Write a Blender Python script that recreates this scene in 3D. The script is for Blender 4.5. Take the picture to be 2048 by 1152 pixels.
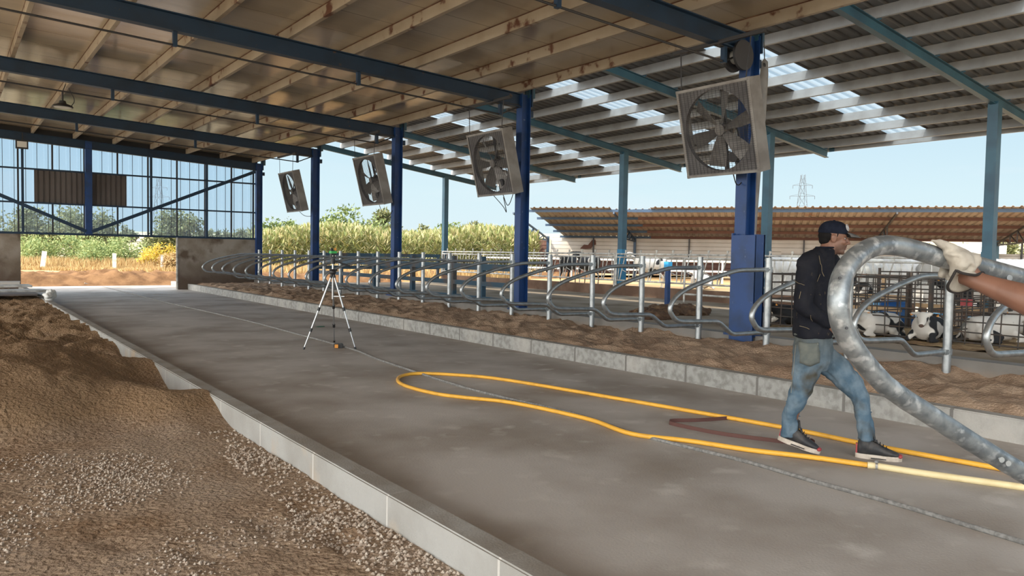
import bpy, bmesh, math, random
from mathutils import Vector, Matrix, noise, Euler

random.seed(11)
rad = math.radians
for o in list(bpy.data.objects):
    bpy.data.objects.remove(o)
SC = bpy.context.scene
COL = SC.collection

# ------------------------------------------------------------------ camera
F = 1542.0          # focal length in pixels of the 2048 x 1152 frame
EYE = Vector((0, 0, 1.45))
ay = Vector((-107 - 1024, 489 - 576, F)).normalized()
bx = Vector((3130 - 1024, 545 - 576, F))
bx = (bx - ay * bx.dot(ay)).normalized()
cz = bx.cross(ay)
if cz.y > 0:
    cz = -cz
ROT = Matrix((bx, ay, cz))            # camera (right, down, forward) -> world
cr, cd, cf = ROT.col[0].copy(), ROT.col[1].copy(), ROT.col[2].copy()
cam_data = bpy.data.cameras.new('camera')
cam = bpy.data.objects.new('camera', cam_data)
COL.objects.link(cam)
cam_data.sensor_width = 36.0
cam_data.lens = F / 2048 * 36.0
cam_data.clip_end = 2000
mw = Matrix((cr, -cd, -cf)).transposed().to_4x4()
mw.translation = EYE
cam.matrix_world = mw
SC.camera = cam


def P(px, py, d):
    """the place in the barn seen at a photograph pixel, d metres ahead"""
    return EYE + cr * ((px - 1024) / F * d) + cd * ((py - 576) / F * d) + cf * d


def PG(px, py, z=0.0):
    """the place at height z seen at a photograph pixel"""
    d = cr * ((px - 1024) / F) + cd * ((py - 576) / F) + cf
    return EYE + d * ((z - EYE.z) / d.z)


# ------------------------------------------------------------------ light
SC.view_settings.view_transform = 'Standard'
SC.view_settings.look = 'None'
SC.view_settings.gamma = 1.0
SC.view_settings.use_curve_mapping = False
SC.view_settings.exposure = 0.70

world = bpy.data.worlds.new('sky')
SC.world = world
world.use_nodes = True
wn, wl = world.node_tree.nodes, world.node_tree.links
bg = wn['Background']
tc = wn.new('ShaderNodeTexCoord')
sx = wn.new('ShaderNodeSeparateXYZ')
rp = wn.new('ShaderNodeValToRGB')
wl.new(tc.outputs['Generated'], sx.inputs[0])
wl.new(sx.outputs['Z'], rp.inputs[0])
els = rp.color_ramp.elements
els[0].position = 0.0
els[0].color = (0.76, 0.90, 0.94, 1)
els[1].position = 1.0
els[1].color = (0.20, 0.42, 0.80, 1)
e = els.new(0.08); e.color = (0.70, 0.89, 0.96, 1)
e = els.new(0.30); e.color = (0.40, 0.66, 0.90, 1)
# thin high cloud streaks
cn = wn.new('ShaderNodeTexNoise'); cn.inputs['Scale'].default_value = 3.0
cn.inputs['Detail'].default_value = 5.0
cm = wn.new('ShaderNodeMapping'); cm.inputs['Scale'].default_value = (1, 1, 7)
wl.new(tc.outputs['Generated'], cm.inputs[0]); wl.new(cm.outputs[0], cn.inputs['Vector'])
cr2 = wn.new('ShaderNodeValToRGB')
cr2.color_ramp.elements[0].position = 0.52; cr2.color_ramp.elements[1].position = 0.78
mx = wn.new('ShaderNodeMixRGB'); mx.inputs[2].default_value = (0.9, 0.93, 0.96, 1)
mlt = wn.new('ShaderNodeMath'); mlt.operation = 'MULTIPLY'; mlt.inputs[1].default_value = 0.35
wl.new(cn.outputs['Fac'], cr2.inputs[0]); wl.new(cr2.outputs[0], mlt.inputs[0])
wl.new(mlt.outputs[0], mx.inputs[0]); wl.new(rp.outputs[0], mx.inputs[1])
# broad glow added to the unseen sky around the sun, brightening the barn
sdir = Vector((1.0, 0.22, -0.826)).normalized()
dt = wn.new('ShaderNodeVectorMath'); dt.operation = 'DOT_PRODUCT'; dt.inputs[1].default_value = -sdir
wl.new(tc.outputs['Generated'], dt.inputs[0])
gr = wn.new('ShaderNodeMapRange'); gr.interpolation_type = 'SMOOTHSTEP'
gr.inputs[1].default_value = 0.0; gr.inputs[2].default_value = 1.0; gr.inputs[3].default_value = 0.0; gr.inputs[4].default_value = 1.0
wl.new(dt.outputs['Value'], gr.inputs[0])
gm = wn.new('ShaderNodeVectorMath'); gm.operation = 'SCALE'; gm.inputs[0].default_value = (6.0, 5.8, 5.4)
wl.new(gr.outputs[0], gm.inputs['Scale'])
ga = wn.new('ShaderNodeVectorMath'); ga.operation = 'ADD'
wl.new(mx.outputs[0], ga.inputs[0]); wl.new(gm.outputs[0], ga.inputs[1])
wl.new(ga.outputs[0], bg.inputs['Color'])
bg.inputs['Strength'].default_value = 0.62

sun_d = bpy.data.lights.new('sun', 'SUN')
sun_d.energy = 3.5
sun_d.angle = rad(0.55)
sun_d.color = (1.0, 0.90, 0.74)
sun = bpy.data.objects.new('sun', sun_d)
COL.objects.link(sun)
sun.rotation_euler = sdir.to_track_quat('-Z', 'Y').to_euler()
sun.location = (-30, -8, 30)

# ------------------------------------------------------------------ materials
MATS = {}


def mat(name, col, rough=0.6, metal=0.0, mix=None, bump=None, wear=None, spec=0.5, scale3=None, coord='Object'):
    """mix=(colour, noise scale, low, high, detail); wear the same, laid over; bump=(scale, strength, distance)"""
    m = bpy.data.materials.new(name)
    m.use_nodes = True
    n, l = m.node_tree.nodes, m.node_tree.links
    b = n['Principled BSDF']
    b.inputs['Base Color'].default_value = (*col, 1)
    b.inputs['Roughness'].default_value = rough
    b.inputs['Metallic'].default_value = metal
    b.inputs['Specular IOR Level'].default_value = spec
    t = n.new('ShaderNodeTexCoord')
    src = t.outputs[coord]
    if scale3:
        mp = n.new('ShaderNodeMapping')
        mp.inputs['Scale'].default_value = scale3
        l.new(src, mp.inputs[0]); src = mp.outputs[0]
    out = None
    for k in (mix, wear):
        if not k:
            continue
        c2, sc, lo, hi, det = k
        nz = n.new('ShaderNodeTexNoise')
        nz.inputs['Scale'].default_value = sc
        nz.inputs['Detail'].default_value = det
        l.new(src, nz.inputs['Vector'])
        mr = n.new('ShaderNodeMapRange')
        mr.inputs[1].default_value = lo; mr.inputs[2].default_value = hi
        l.new(nz.outputs['Fac'], mr.inputs[0])
        mc = n.new('ShaderNodeMixRGB')
        mc.inputs[1].default_value = (*col, 1)
        if out:
            l.new(out, mc.inputs[1])
        mc.inputs[2].default_value = (*c2, 1)
        l.new(mr.outputs[0], mc.inputs[0])
        out = mc.outputs[0]
    if out:
        l.new(out, b.inputs['Base Color'])
    if bump:
        bn = n.new('ShaderNodeTexNoise')
        bn.inputs['Scale'].default_value = bump[0]
        bn.inputs['Detail'].default_value = 6.0
        l.new(src, bn.inputs['Vector'])
        bp = n.new('ShaderNodeBump')
        bp.inputs['Strength'].default_value = bump[1]
        bp.inputs['Distance'].default_value = bump[2]
        l.new(bn.outputs['Fac'], bp.inputs['Height'])
        l.new(bp.outputs[0], b.inputs['Normal'])
    MATS[name] = m
    return m


def line_mask(m, axis, period, width, dark, offset=0.0):
    """joint lines at a fixed period along one object axis, laid into the base colour"""
    n, l = m.node_tree.nodes, m.node_tree.links
    b = n['Principled BSDF']
    t = n.new('ShaderNodeTexCoord'); s = n.new('ShaderNodeSeparateXYZ')
    l.new(t.outputs['Object'], s.inputs[0])
    a = n.new('ShaderNodeMath'); a.operation = 'ADD'; a.inputs[1].default_value = offset
    l.new(s.outputs[axis], a.inputs[0])
    d = n.new('ShaderNodeMath'); d.operation = 'PINGPONG'; d.inputs[1].default_value = period / 2
    l.new(a.outputs[0], d.inputs[0])
    c = n.new('ShaderNodeMath'); c.operation = 'LESS_THAN'; c.inputs[1].default_value = width / 2
    l.new(d.outputs[0], c.inputs[0])
    mc = n.new('ShaderNodeMixRGB')
    old = b.inputs['Base Color']
    if old.is_linked:
        l.new(old.links[0].from_socket, mc.inputs[1])
    else:
        mc.inputs[1].default_value = old.default_value
    mc.inputs[2].default_value = (*dark, 1)
    l.new(c.outputs[0], mc.inputs[0])
    l.new(mc.outputs[0], b.inputs['Base Color'])


def leaf_mat(name, c1, c2, c3, trans=0.35):
    """leaves whose colour changes from leaf to leaf"""
    m = bpy.data.materials.new(name); m.use_nodes = True
    n, l = m.node_tree.nodes, m.node_tree.links
    b = n['Principled BSDF']
    g = n.new('ShaderNodeNewGeometry')
    r = n.new('ShaderNodeValToRGB')
    r.color_ramp.elements[0].color = (*c1, 1); r.color_ramp.elements[1].color = (*c3, 1)
    k = r.color_ramp.elements.new(0.5); k.color = (*c2, 1)
    l.new(g.outputs['Random Per Island'], r.inputs[0])
    l.new(r.outputs[0], b.inputs['Base Color'])
    b.inputs['Roughness'].default_value = 0.6
    tr = n.new('ShaderNodeBsdfTranslucent'); l.new(r.outputs[0], tr.inputs[0])
    mxs = n.new('ShaderNodeMixShader'); mxs.inputs[0].default_value = trans
    l.new(b.outputs[0], mxs.inputs[1]); l.new(tr.outputs[0], mxs.inputs[2])
    l.new(mxs.outputs[0], n['Material Output'].inputs['Surface'])
    MATS[name] = m
    return m


def sheet_mat(name, tint, clear, rough=0.3, milk=None):
    """clear corrugated plastic: part see-through, part milky"""
    m = bpy.data.materials.new(name); m.use_nodes = True
    n, l = m.node_tree.nodes, m.node_tree.links
    milk = milk or tint
    tp = n.new('ShaderNodeBsdfTransparent'); tp.inputs[0].default_value = (*tint, 1)
    tl = n.new('ShaderNodeBsdfTranslucent'); tl.inputs[0].default_value = (*milk, 1)
    gl = n.new('ShaderNodeBsdfGlossy'); gl.inputs['Roughness'].default_value = rough
    a = n.new('ShaderNodeMixShader'); a.inputs[0].default_value = clear
    l.new(tl.outputs[0], a.inputs[1]); l.new(tp.outputs[0], a.inputs[2])
    c = n.new('ShaderNodeMixShader'); c.inputs[0].default_value = 0.05
    l.new(a.outputs[0], c.inputs[1]); l.new(gl.outputs[0], c.inputs[2])
    l.new(c.outputs[0], n['Material Output'].inputs['Surface'])
    MATS[name] = m
    return m


mat('concrete', (0.43, 0.395, 0.365), 0.62, mix=((0.275, 0.235, 0.20), 0.9, 0.40, 0.66, 9), wear=((0.50, 0.465, 0.43), 3.2, 0.58, 0.75, 10), bump=(60, 0.25, 0.01), spec=0.35)
mat('kerb_concrete', (0.345, 0.34, 0.325), 0.8, mix=((0.27, 0.26, 0.24), 2.2, 0.42, 0.7, 8), wear=((0.40, 0.31, 0.22), 1.4, 0.60, 0.74, 6), bump=(80, 0.3, 0.01))
line_mask(MATS['kerb_concrete'], 'Y', 1.0, 0.016, (0.50, 0.48, 0.45), offset=-0.54)
mat('kerb_rough', (0.33, 0.325, 0.31), 0.85, mix=((0.22, 0.215, 0.20), 14, 0.42, 0.62, 8), wear=((0.42, 0.40, 0.37), 1.2, 0.5, 0.7, 4), bump=(45, 0.5, 0.012))
line_mask(MATS['kerb_rough'], 'Y', 0.98, 0.030, (0.16, 0.15, 0.14), offset=-0.10)
mat('wall_concrete', (0.33, 0.29, 0.25), 0.85, mix=((0.20, 0.16, 0.12), 1.3, 0.42, 0.62, 8), wear=((0.12, 0.085, 0.06), 2.0, 0.56, 0.70, 8), bump=(18, 0.4, 0.02))
mat('low_wall', (0.235, 0.22, 0.205), 0.75, mix=((0.17, 0.155, 0.14), 1.6, 0.4, 0.7, 6), bump=(50, 0.2, 0.01))
mat('sand', (0.31, 0.235, 0.175), 0.95, mix=((0.22, 0.140, 0.085), 1.3, 0.38, 0.66, 10), wear=((0.40, 0.295, 0.205), 26.0, 0.50, 0.70, 8), bump=(34, 1.0, 0.045), spec=0.1)
mat('bed_sand', (0.40, 0.285, 0.20), 0.95, mix=((0.28, 0.185, 0.125), 2.2, 0.38, 0.66, 9), bump=(38, 0.9, 0.03), spec=0.1)
mat('gravel', (0.40, 0.315, 0.245), 0.95, mix=((0.26, 0.19, 0.135), 14, 0.35, 0.65, 6), bump=(40, 0.4, 0.01), spec=0.15)
mat('dry_ground', (0.44, 0.31, 0.165), 0.95, mix=((0.34, 0.20, 0.10), 0.35, 0.4, 0.65, 8), bump=(8, 0.3, 0.03), spec=0.1)
mat('yard_bounce', (0.60, 0.52, 0.40), 0.95, mix=((0.50, 0.42, 0.31), 0.35, 0.4, 0.65, 8), bump=(8, 0.3, 0.03), spec=0.1)  # extra-pale ground, out of view, added to bounce sunlight into the barn
mat('red_soil', (0.225, 0.125, 0.062), 0.95, mix=((0.125, 0.066, 0.033), 2.2, 0.4, 0.65, 8), bump=(12, 0.5, 0.03), spec=0.1)
mat('alley', (0.34, 0.28, 0.22), 0.9, mix=((0.20, 0.15, 0.10), 0.8, 0.42, 0.66, 8), bump=(20, 0.4, 0.015), spec=0.2)
mat('straw_bed', (0.42, 0.30, 0.17), 0.95, mix=((0.22, 0.14, 0.08), 5, 0.40, 0.62, 8), bump=(45, 0.7, 0.03), spec=0.1)
mat('manure', (0.10, 0.06, 0.04), 0.9, mix=((0.19, 0.12, 0.07), 5, 0.45, 0.7, 8), bump=(20, 0.6, 0.03), spec=0.2)
mat('feed_kerb', (0.14, 0.085, 0.06), 0.9, mix=((0.24, 0.155, 0.11), 1.4, 0.45, 0.7, 8), bump=(14, 0.5, 0.02), spec=0.2)
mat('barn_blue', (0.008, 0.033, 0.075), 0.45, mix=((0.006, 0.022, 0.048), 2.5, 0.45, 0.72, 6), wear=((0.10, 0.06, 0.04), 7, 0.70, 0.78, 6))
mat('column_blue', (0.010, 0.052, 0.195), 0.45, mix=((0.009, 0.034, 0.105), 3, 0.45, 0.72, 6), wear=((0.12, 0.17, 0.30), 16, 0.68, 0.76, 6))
mat('annex_blue', (0.035, 0.110, 0.165), 0.45, mix=((0.025, 0.075, 0.12), 2.5, 0.42, 0.7, 6))
mat('fence_blue', (0.030, 0.075, 0.12), 0.5, mix=((0.10, 0.075, 0.06), 1.6, 0.5, 0.66, 6))
mat('sky_blue', (0.05, 0.40, 0.80), 0.45)
mat('repaint_blue', (0.025, 0.19, 0.36), 0.45)
mat('purlin_cream', (0.36, 0.305, 0.240), 0.55, mix=((0.28, 0.225, 0.165), 1.6, 0.42, 0.68, 8), wear=((0.10, 0.035, 0.018), 3.2, 0.60, 0.67, 8))
mat('purlin_rust', (0.085, 0.030, 0.016), 0.8, mix=((0.20, 0.10, 0.055), 4, 0.5, 0.7, 6))
mat('annex_purlin', (0.34, 0.355, 0.375), 0.5, mix=((0.26, 0.265, 0.27), 2, 0.45, 0.7, 6))
mat('roof_panel', (0.42, 0.345, 0.255), 0.17, mix=((0.34, 0.275, 0.20), 0.6, 0.40, 0.66, 6), bump=(1.1, 0.16, 0.03), scale3=(0.35, 2.2, 1), spec=0.9)
line_mask(MATS['roof_panel'], 'Y', 1.0, 0.022, (0.16, 0.12, 0.085))
line_mask(MATS['roof_panel'], 'Y', 0.5, 0.008, (0.36, 0.28, 0.20))
mat('annex_sheet', (0.165, 0.168, 0.178), 0.5, mix=((0.125, 0.12, 0.12), 0.9, 0.42, 0.66, 8), metal=0.15)
mat('tin_brown', (0.29, 0.265, 0.265), 0.7, mix=((0.22, 0.185, 0.18), 0.7, 0.42, 0.66, 8), wear=((0.22, 0.09, 0.05), 0.5, 0.62, 0.72, 6))
mat('tin_grey', (0.30, 0.285, 0.28), 0.65, mix=((0.23, 0.21, 0.205), 0.5, 0.42, 0.66, 8))
mat('tin_white', (0.50, 0.475, 0.445), 0.65, mix=((0.40, 0.365, 0.33), 0.5, 0.42, 0.66, 8))
mat('tin_rust', (0.085, 0.038, 0.030), 0.8, mix=((0.13, 0.065, 0.048), 1.0, 0.4, 0.7, 6))
mat('dark_sheet', (0.115, 0.10, 0.095), 0.6, mix=((0.085, 0.07, 0.065), 1.2, 0.4, 0.7, 6))
mat('galvanised', (0.43, 0.45, 0.46), 0.42, metal=0.85, mix=((0.33, 0.35, 0.36), 16, 0.40, 0.62, 5), wear=((0.52, 0.53, 0.54), 5, 0.56, 0.72, 6))
mat('galv_new', (0.34, 0.365, 0.38), 0.43, metal=0.7, mix=((0.19, 0.21, 0.225), 24, 0.36, 0.60, 6), wear=((0.52, 0.54, 0.555), 30, 0.54, 0.66, 8), bump=(34, 0.12, 0.004))
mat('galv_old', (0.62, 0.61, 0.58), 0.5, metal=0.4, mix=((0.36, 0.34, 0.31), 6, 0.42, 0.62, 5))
mat('fan_front_shade', (0.13, 0.125, 0.13), 0.6, metal=0.2, mix=((0.085, 0.08, 0.085), 3.5, 0.42, 0.66, 7))  # fan sheet darkened for the backlit front plate; the shade is in the colour
mat('fan_sheet', (0.27, 0.26, 0.25), 0.55, metal=0.3, mix=((0.19, 0.175, 0.165), 3.5, 0.42, 0.66, 7))
mat('fan_blade', (0.20, 0.19, 0.185), 0.5, metal=0.4, mix=((0.13, 0.12, 0.115), 5, 0.42, 0.66, 7))
mat('dark_steel', (0.045, 0.045, 0.05), 0.55, metal=0.3)
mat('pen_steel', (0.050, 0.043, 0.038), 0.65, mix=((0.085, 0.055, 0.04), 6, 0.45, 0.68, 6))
mat('wood', (0.55, 0.38, 0.22), 0.75, mix=((0.42, 0.27, 0.15), 6, 0.4, 0.7, 6))
mat('yellow_hose', (0.80, 0.42, 0.05), 0.45, mix=((0.66, 0.34, 0.045), 8, 0.5, 0.7, 5))
mat('cream_hose', (0.72, 0.60, 0.35), 0.5, mix=((0.60, 0.48, 0.25), 7, 0.45, 0.7, 5))
mat('rope_grey', (0.25, 0.245, 0.235), 0.8, mix=((0.15, 0.145, 0.14), 40, 0.4, 0.6, 4))
mat('strap_brown', (0.10, 0.04, 0.032), 0.7)
mat('plastic_white', (0.78, 0.78, 0.76), 0.5, mix=((0.66, 0.65, 0.62), 2, 0.45, 0.7, 5))
mat('hutch_white', (0.56, 0.545, 0.52), 0.55, mix=((0.40, 0.37, 0.32), 1.6, 0.46, 0.7, 6))
mat('barrel_blue', (0.02, 0.10, 0.32), 0.4, mix=((0.05, 0.17, 0.42), 3, 0.45, 0.7, 5))
mat('trough_blue', (0.12, 0.42, 0.75), 0.45, mix=((0.45, 0.66, 0.85), 3, 0.48, 0.7, 5))
mat('black_plastic', (0.02, 0.02, 0.022), 0.45)
mat('aluminium', (0.50, 0.51, 0.52), 0.3, metal=0.85)
mat('laser_green', (0.05, 0.45, 0.10), 0.4)
mat('laser_orange', (0.75, 0.30, 0.04), 0.45)
mat('green_rag', (0.03, 0.13, 0.09), 0.9)
mat('lamp_glass', (0.7, 0.7, 0.68), 0.25)
mat('post_white', (0.70, 0.64, 0.54), 0.8, mix=((0.5, 0.42, 0.30), 4, 0.5, 0.7, 5))
mat('bark', (0.16, 0.11, 0.075), 0.9)
mat('hill_dry', (0.44, 0.36, 0.24), 0.95, mix=((0.26, 0.25, 0.14), 0.06, 0.42, 0.62, 8))
mat('pylon_steel', (0.10, 0.115, 0.135), 0.6, metal=0.3)
mat('cable_black', (0.02, 0.02, 0.022), 0.6)
# people
mat('skin', (0.190, 0.092, 0.060), 0.5, mix=((0.155, 0.072, 0.046), 18, 0.45, 0.7, 4))
mat('skin_arm', (0.185, 0.088, 0.058), 0.5, mix=((0.145, 0.066, 0.042), 14, 0.45, 0.7, 5), bump=(120, 0.1, 0.002))
mat('beard', (0.085, 0.05, 0.037), 0.8)
mat('hair', (0.008, 0.007, 0.007), 0.85, spec=0.15)
mat('lips', (0.27, 0.11, 0.09), 0.45)
mat('eye_white', (0.30, 0.28, 0.26), 0.5)
mat('cap_navy', (0.006, 0.008, 0.016), 0.9, mix=((0.011, 0.014, 0.025), 30, 0.4, 0.7, 4), spec=0.15)
mat('cap_brim', (0.10, 0.095, 0.09), 0.8, mix=((0.05, 0.05, 0.052), 12, 0.4, 0.7, 5))
mat('badge', (0.42, 0.42, 0.43), 0.7)
mat('shirt', (0.011, 0.012, 0.017), 0.9, mix=((0.018, 0.018, 0.022), 10, 0.4, 0.7, 5), wear=((0.10, 0.078, 0.05), 26, 0.665, 0.76, 8), bump=(16, 0.35, 0.02), spec=0.1)
mat('denim', (0.070, 0.115, 0.160), 0.9, mix=((0.140, 0.190, 0.235), 9, 0.40, 0.64, 8), wear=((0.070, 0.066, 0.055), 3.6, 0.535, 0.66, 9), bump=(22, 0.45, 0.02), spec=0.1)
mat('denim_pocket', (0.088, 0.098, 0.092), 0.9, mix=((0.125, 0.13, 0.115), 16, 0.42, 0.66, 7), wear=((0.30, 0.28, 0.22), 30, 0.68, 0.75, 6))
mat('stitch', (0.26, 0.24, 0.19), 0.9)
mat('shoe_black', (0.022, 0.022, 0.025), 0.6, mix=((0.06, 0.052, 0.048), 14, 0.48, 0.7, 6))
mat('shoe_sole', (0.56, 0.49, 0.42), 0.7, mix=((0.36, 0.30, 0.24), 18, 0.45, 0.7, 6))
mat('shoe_red', (0.32, 0.045, 0.05), 0.55)
mat('straw', (0.27, 0.215, 0.13), 0.9)
mat('glove_cloth', (0.42, 0.385, 0.33), 0.85, mix=((0.30, 0.27, 0.23), 14, 0.42, 0.66, 7), wear=((0.26, 0.28, 0.25), 9, 0.62, 0.74, 6), bump=(30, 0.5, 0.012), spec=0.1)
mat('glove_trim', (0.018, 0.014, 0.013), 0.85)
mat('grey_shirt', (0.16, 0.16, 0.17), 0.9)
# plants
leaf_mat('reed_leaf', (0.13, 0.18, 0.05), (0.28, 0.285, 0.10), (0.52, 0.45, 0.255), 0.22)
leaf_mat('tree_leaf', (0.07, 0.11, 0.03), (0.15, 0.20, 0.06), (0.25, 0.29, 0.10))
leaf_mat('olive_leaf', (0.07, 0.085, 0.03), (0.14, 0.155, 0.06), (0.26, 0.25, 0.105))
leaf_mat('shrub_leaf', (0.13, 0.20, 0.07), (0.27, 0.34, 0.13), (0.46, 0.48, 0.20))
leaf_mat('yellow_leaf', (0.45, 0.36, 0.04), (0.66, 0.50, 0.06), (0.60, 0.40, 0.12))
leaf_mat('far_leaf', (0.10, 0.11, 0.06), (0.17, 0.18, 0.10), (0.24, 0.24, 0.14))
leaf_mat('dry_grass', (0.32, 0.19, 0.07), (0.44, 0.29, 0.12), (0.56, 0.42, 0.21), 0.22)
leaf_mat('pebble', (0.22, 0.16, 0.115), (0.32, 0.25, 0.195), (0.44, 0.375, 0.31), 0.0)
sheet_mat('clear_sheet', (0.63, 0.75, 0.87), 0.94)
sheet_mat('skylight', (0.62, 0.68, 0.72), 0.5, 0.3, (0.30, 0.345, 0.375))


def tint_tops(m, tone, lo=0.35, hi=0.62):
    """a second, noise-broken colour on the upward faces"""
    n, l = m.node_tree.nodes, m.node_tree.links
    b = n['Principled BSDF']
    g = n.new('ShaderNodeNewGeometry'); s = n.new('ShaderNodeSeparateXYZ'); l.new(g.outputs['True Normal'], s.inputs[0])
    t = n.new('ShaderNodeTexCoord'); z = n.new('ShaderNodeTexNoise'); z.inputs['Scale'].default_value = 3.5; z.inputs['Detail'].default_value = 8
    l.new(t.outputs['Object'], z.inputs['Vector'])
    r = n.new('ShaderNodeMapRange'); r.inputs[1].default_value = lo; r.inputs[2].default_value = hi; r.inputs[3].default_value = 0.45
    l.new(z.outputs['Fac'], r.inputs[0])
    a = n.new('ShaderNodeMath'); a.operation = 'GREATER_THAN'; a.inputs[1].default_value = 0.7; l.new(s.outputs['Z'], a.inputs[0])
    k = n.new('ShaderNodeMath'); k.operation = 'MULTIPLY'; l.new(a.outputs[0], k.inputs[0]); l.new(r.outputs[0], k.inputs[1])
    c = n.new('ShaderNodeMixRGB'); l.new(b.inputs['Base Color'].links[0].from_socket, c.inputs[1]); c.inputs[2].default_value = (*tone, 1)
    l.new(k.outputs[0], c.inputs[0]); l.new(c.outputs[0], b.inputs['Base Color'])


tint_tops(MATS['kerb_concrete'], (0.19, 0.165, 0.14))  # kerb tops darker than their sides
tint_tops(MATS['kerb_rough'], (0.26, 0.235, 0.205))


def stain_shade(m, axis, lo, hi, colour, wob, sc):
    """grime and painted shade that fade from lo to hi along an axis with a ragged edge"""
    n, l = m.node_tree.nodes, m.node_tree.links
    b = n['Principled BSDF']
    t = n.new('ShaderNodeTexCoord'); s = n.new('ShaderNodeSeparateXYZ'); l.new(t.outputs['Object'], s.inputs[0])
    z = n.new('ShaderNodeTexNoise'); z.inputs['Scale'].default_value = sc; z.inputs['Detail'].default_value = 8
    l.new(t.outputs['Object'], z.inputs['Vector'])
    k = n.new('ShaderNodeMath'); k.operation = 'MULTIPLY_ADD'; k.inputs[1].default_value = wob
    l.new(z.outputs['Fac'], k.inputs[0]); l.new(s.outputs[axis], k.inputs[2])
    r = n.new('ShaderNodeMapRange'); r.inputs[1].default_value = lo + wob * 0.5; r.inputs[2].default_value = hi + wob * 0.5
    r.inputs[3].default_value = 0.85; r.inputs[4].default_value = 0.0
    l.new(k.outputs[0], r.inputs[0])
    c = n.new('ShaderNodeMixRGB'); l.new(b.inputs['Base Color'].links[0].from_socket, c.inputs[1]); c.inputs[2].default_value = (*colour, 1)
    l.new(r.outputs[0], c.inputs[0]); l.new(c.outputs[0], b.inputs['Base Color'])


stain_shade(MATS['sand'], 'Z', 0.15, 0.05, (0.255, 0.165, 0.095), 0.05, 7)
stain_shade(MATS['denim'], 'Z', 0.86, 0.60, (0.088, 0.094, 0.088), 0.25, 4)
stain_shade(MATS['wall_concrete'], 'Z', 0.35, 1.25, (0.085, 0.055, 0.038), 0.9, 1.6)
stain_shade(MATS['concrete'], 'X', 1.95, 2.55, (0.20, 0.145, 0.10), 0.9, 1.2)  # brown grime by the left kerb, with the shade there painted in
stain_shade(MATS['low_wall'], 'Z', 0.12, 0.27, (0.30, 0.22, 0.155), 0.12, 4)


def hide_mat(name, seed, white=(0.36, 0.335, 0.305), black=(0.012, 0.012, 0.014), sc=2.3, cut=0.5):
    m = bpy.data.materials.new(name); m.use_nodes = True
    n, l = m.node_tree.nodes, m.node_tree.links
    b = n['Principled BSDF']; b.inputs['Roughness'].default_value = 0.8
    t = n.new('ShaderNodeTexCoord'); mp = n.new('ShaderNodeMapping')
    mp.inputs['Location'].default_value = (seed * 1.7, seed * 0.9, seed * 2.3)
    l.new(t.outputs['Object'], mp.inputs[0])
    z = n.new('ShaderNodeTexNoise'); z.inputs['Scale'].default_value = sc; z.inputs['Detail'].default_value = 2
    l.new(mp.outputs[0], z.inputs['Vector'])
    r = n.new('ShaderNodeValToRGB')
    r.color_ramp.elements[0].position = cut - 0.01; r.color_ramp.elements[1].position = cut + 0.01
    r.color_ramp.elements[0].color = (*black, 1); r.color_ramp.elements[1].color = (*white, 1)
    l.new(z.outputs['Fac'], r.inputs[0]); l.new(r.outputs[0], b.inputs['Base Color'])
    MATS[name] = m


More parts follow.
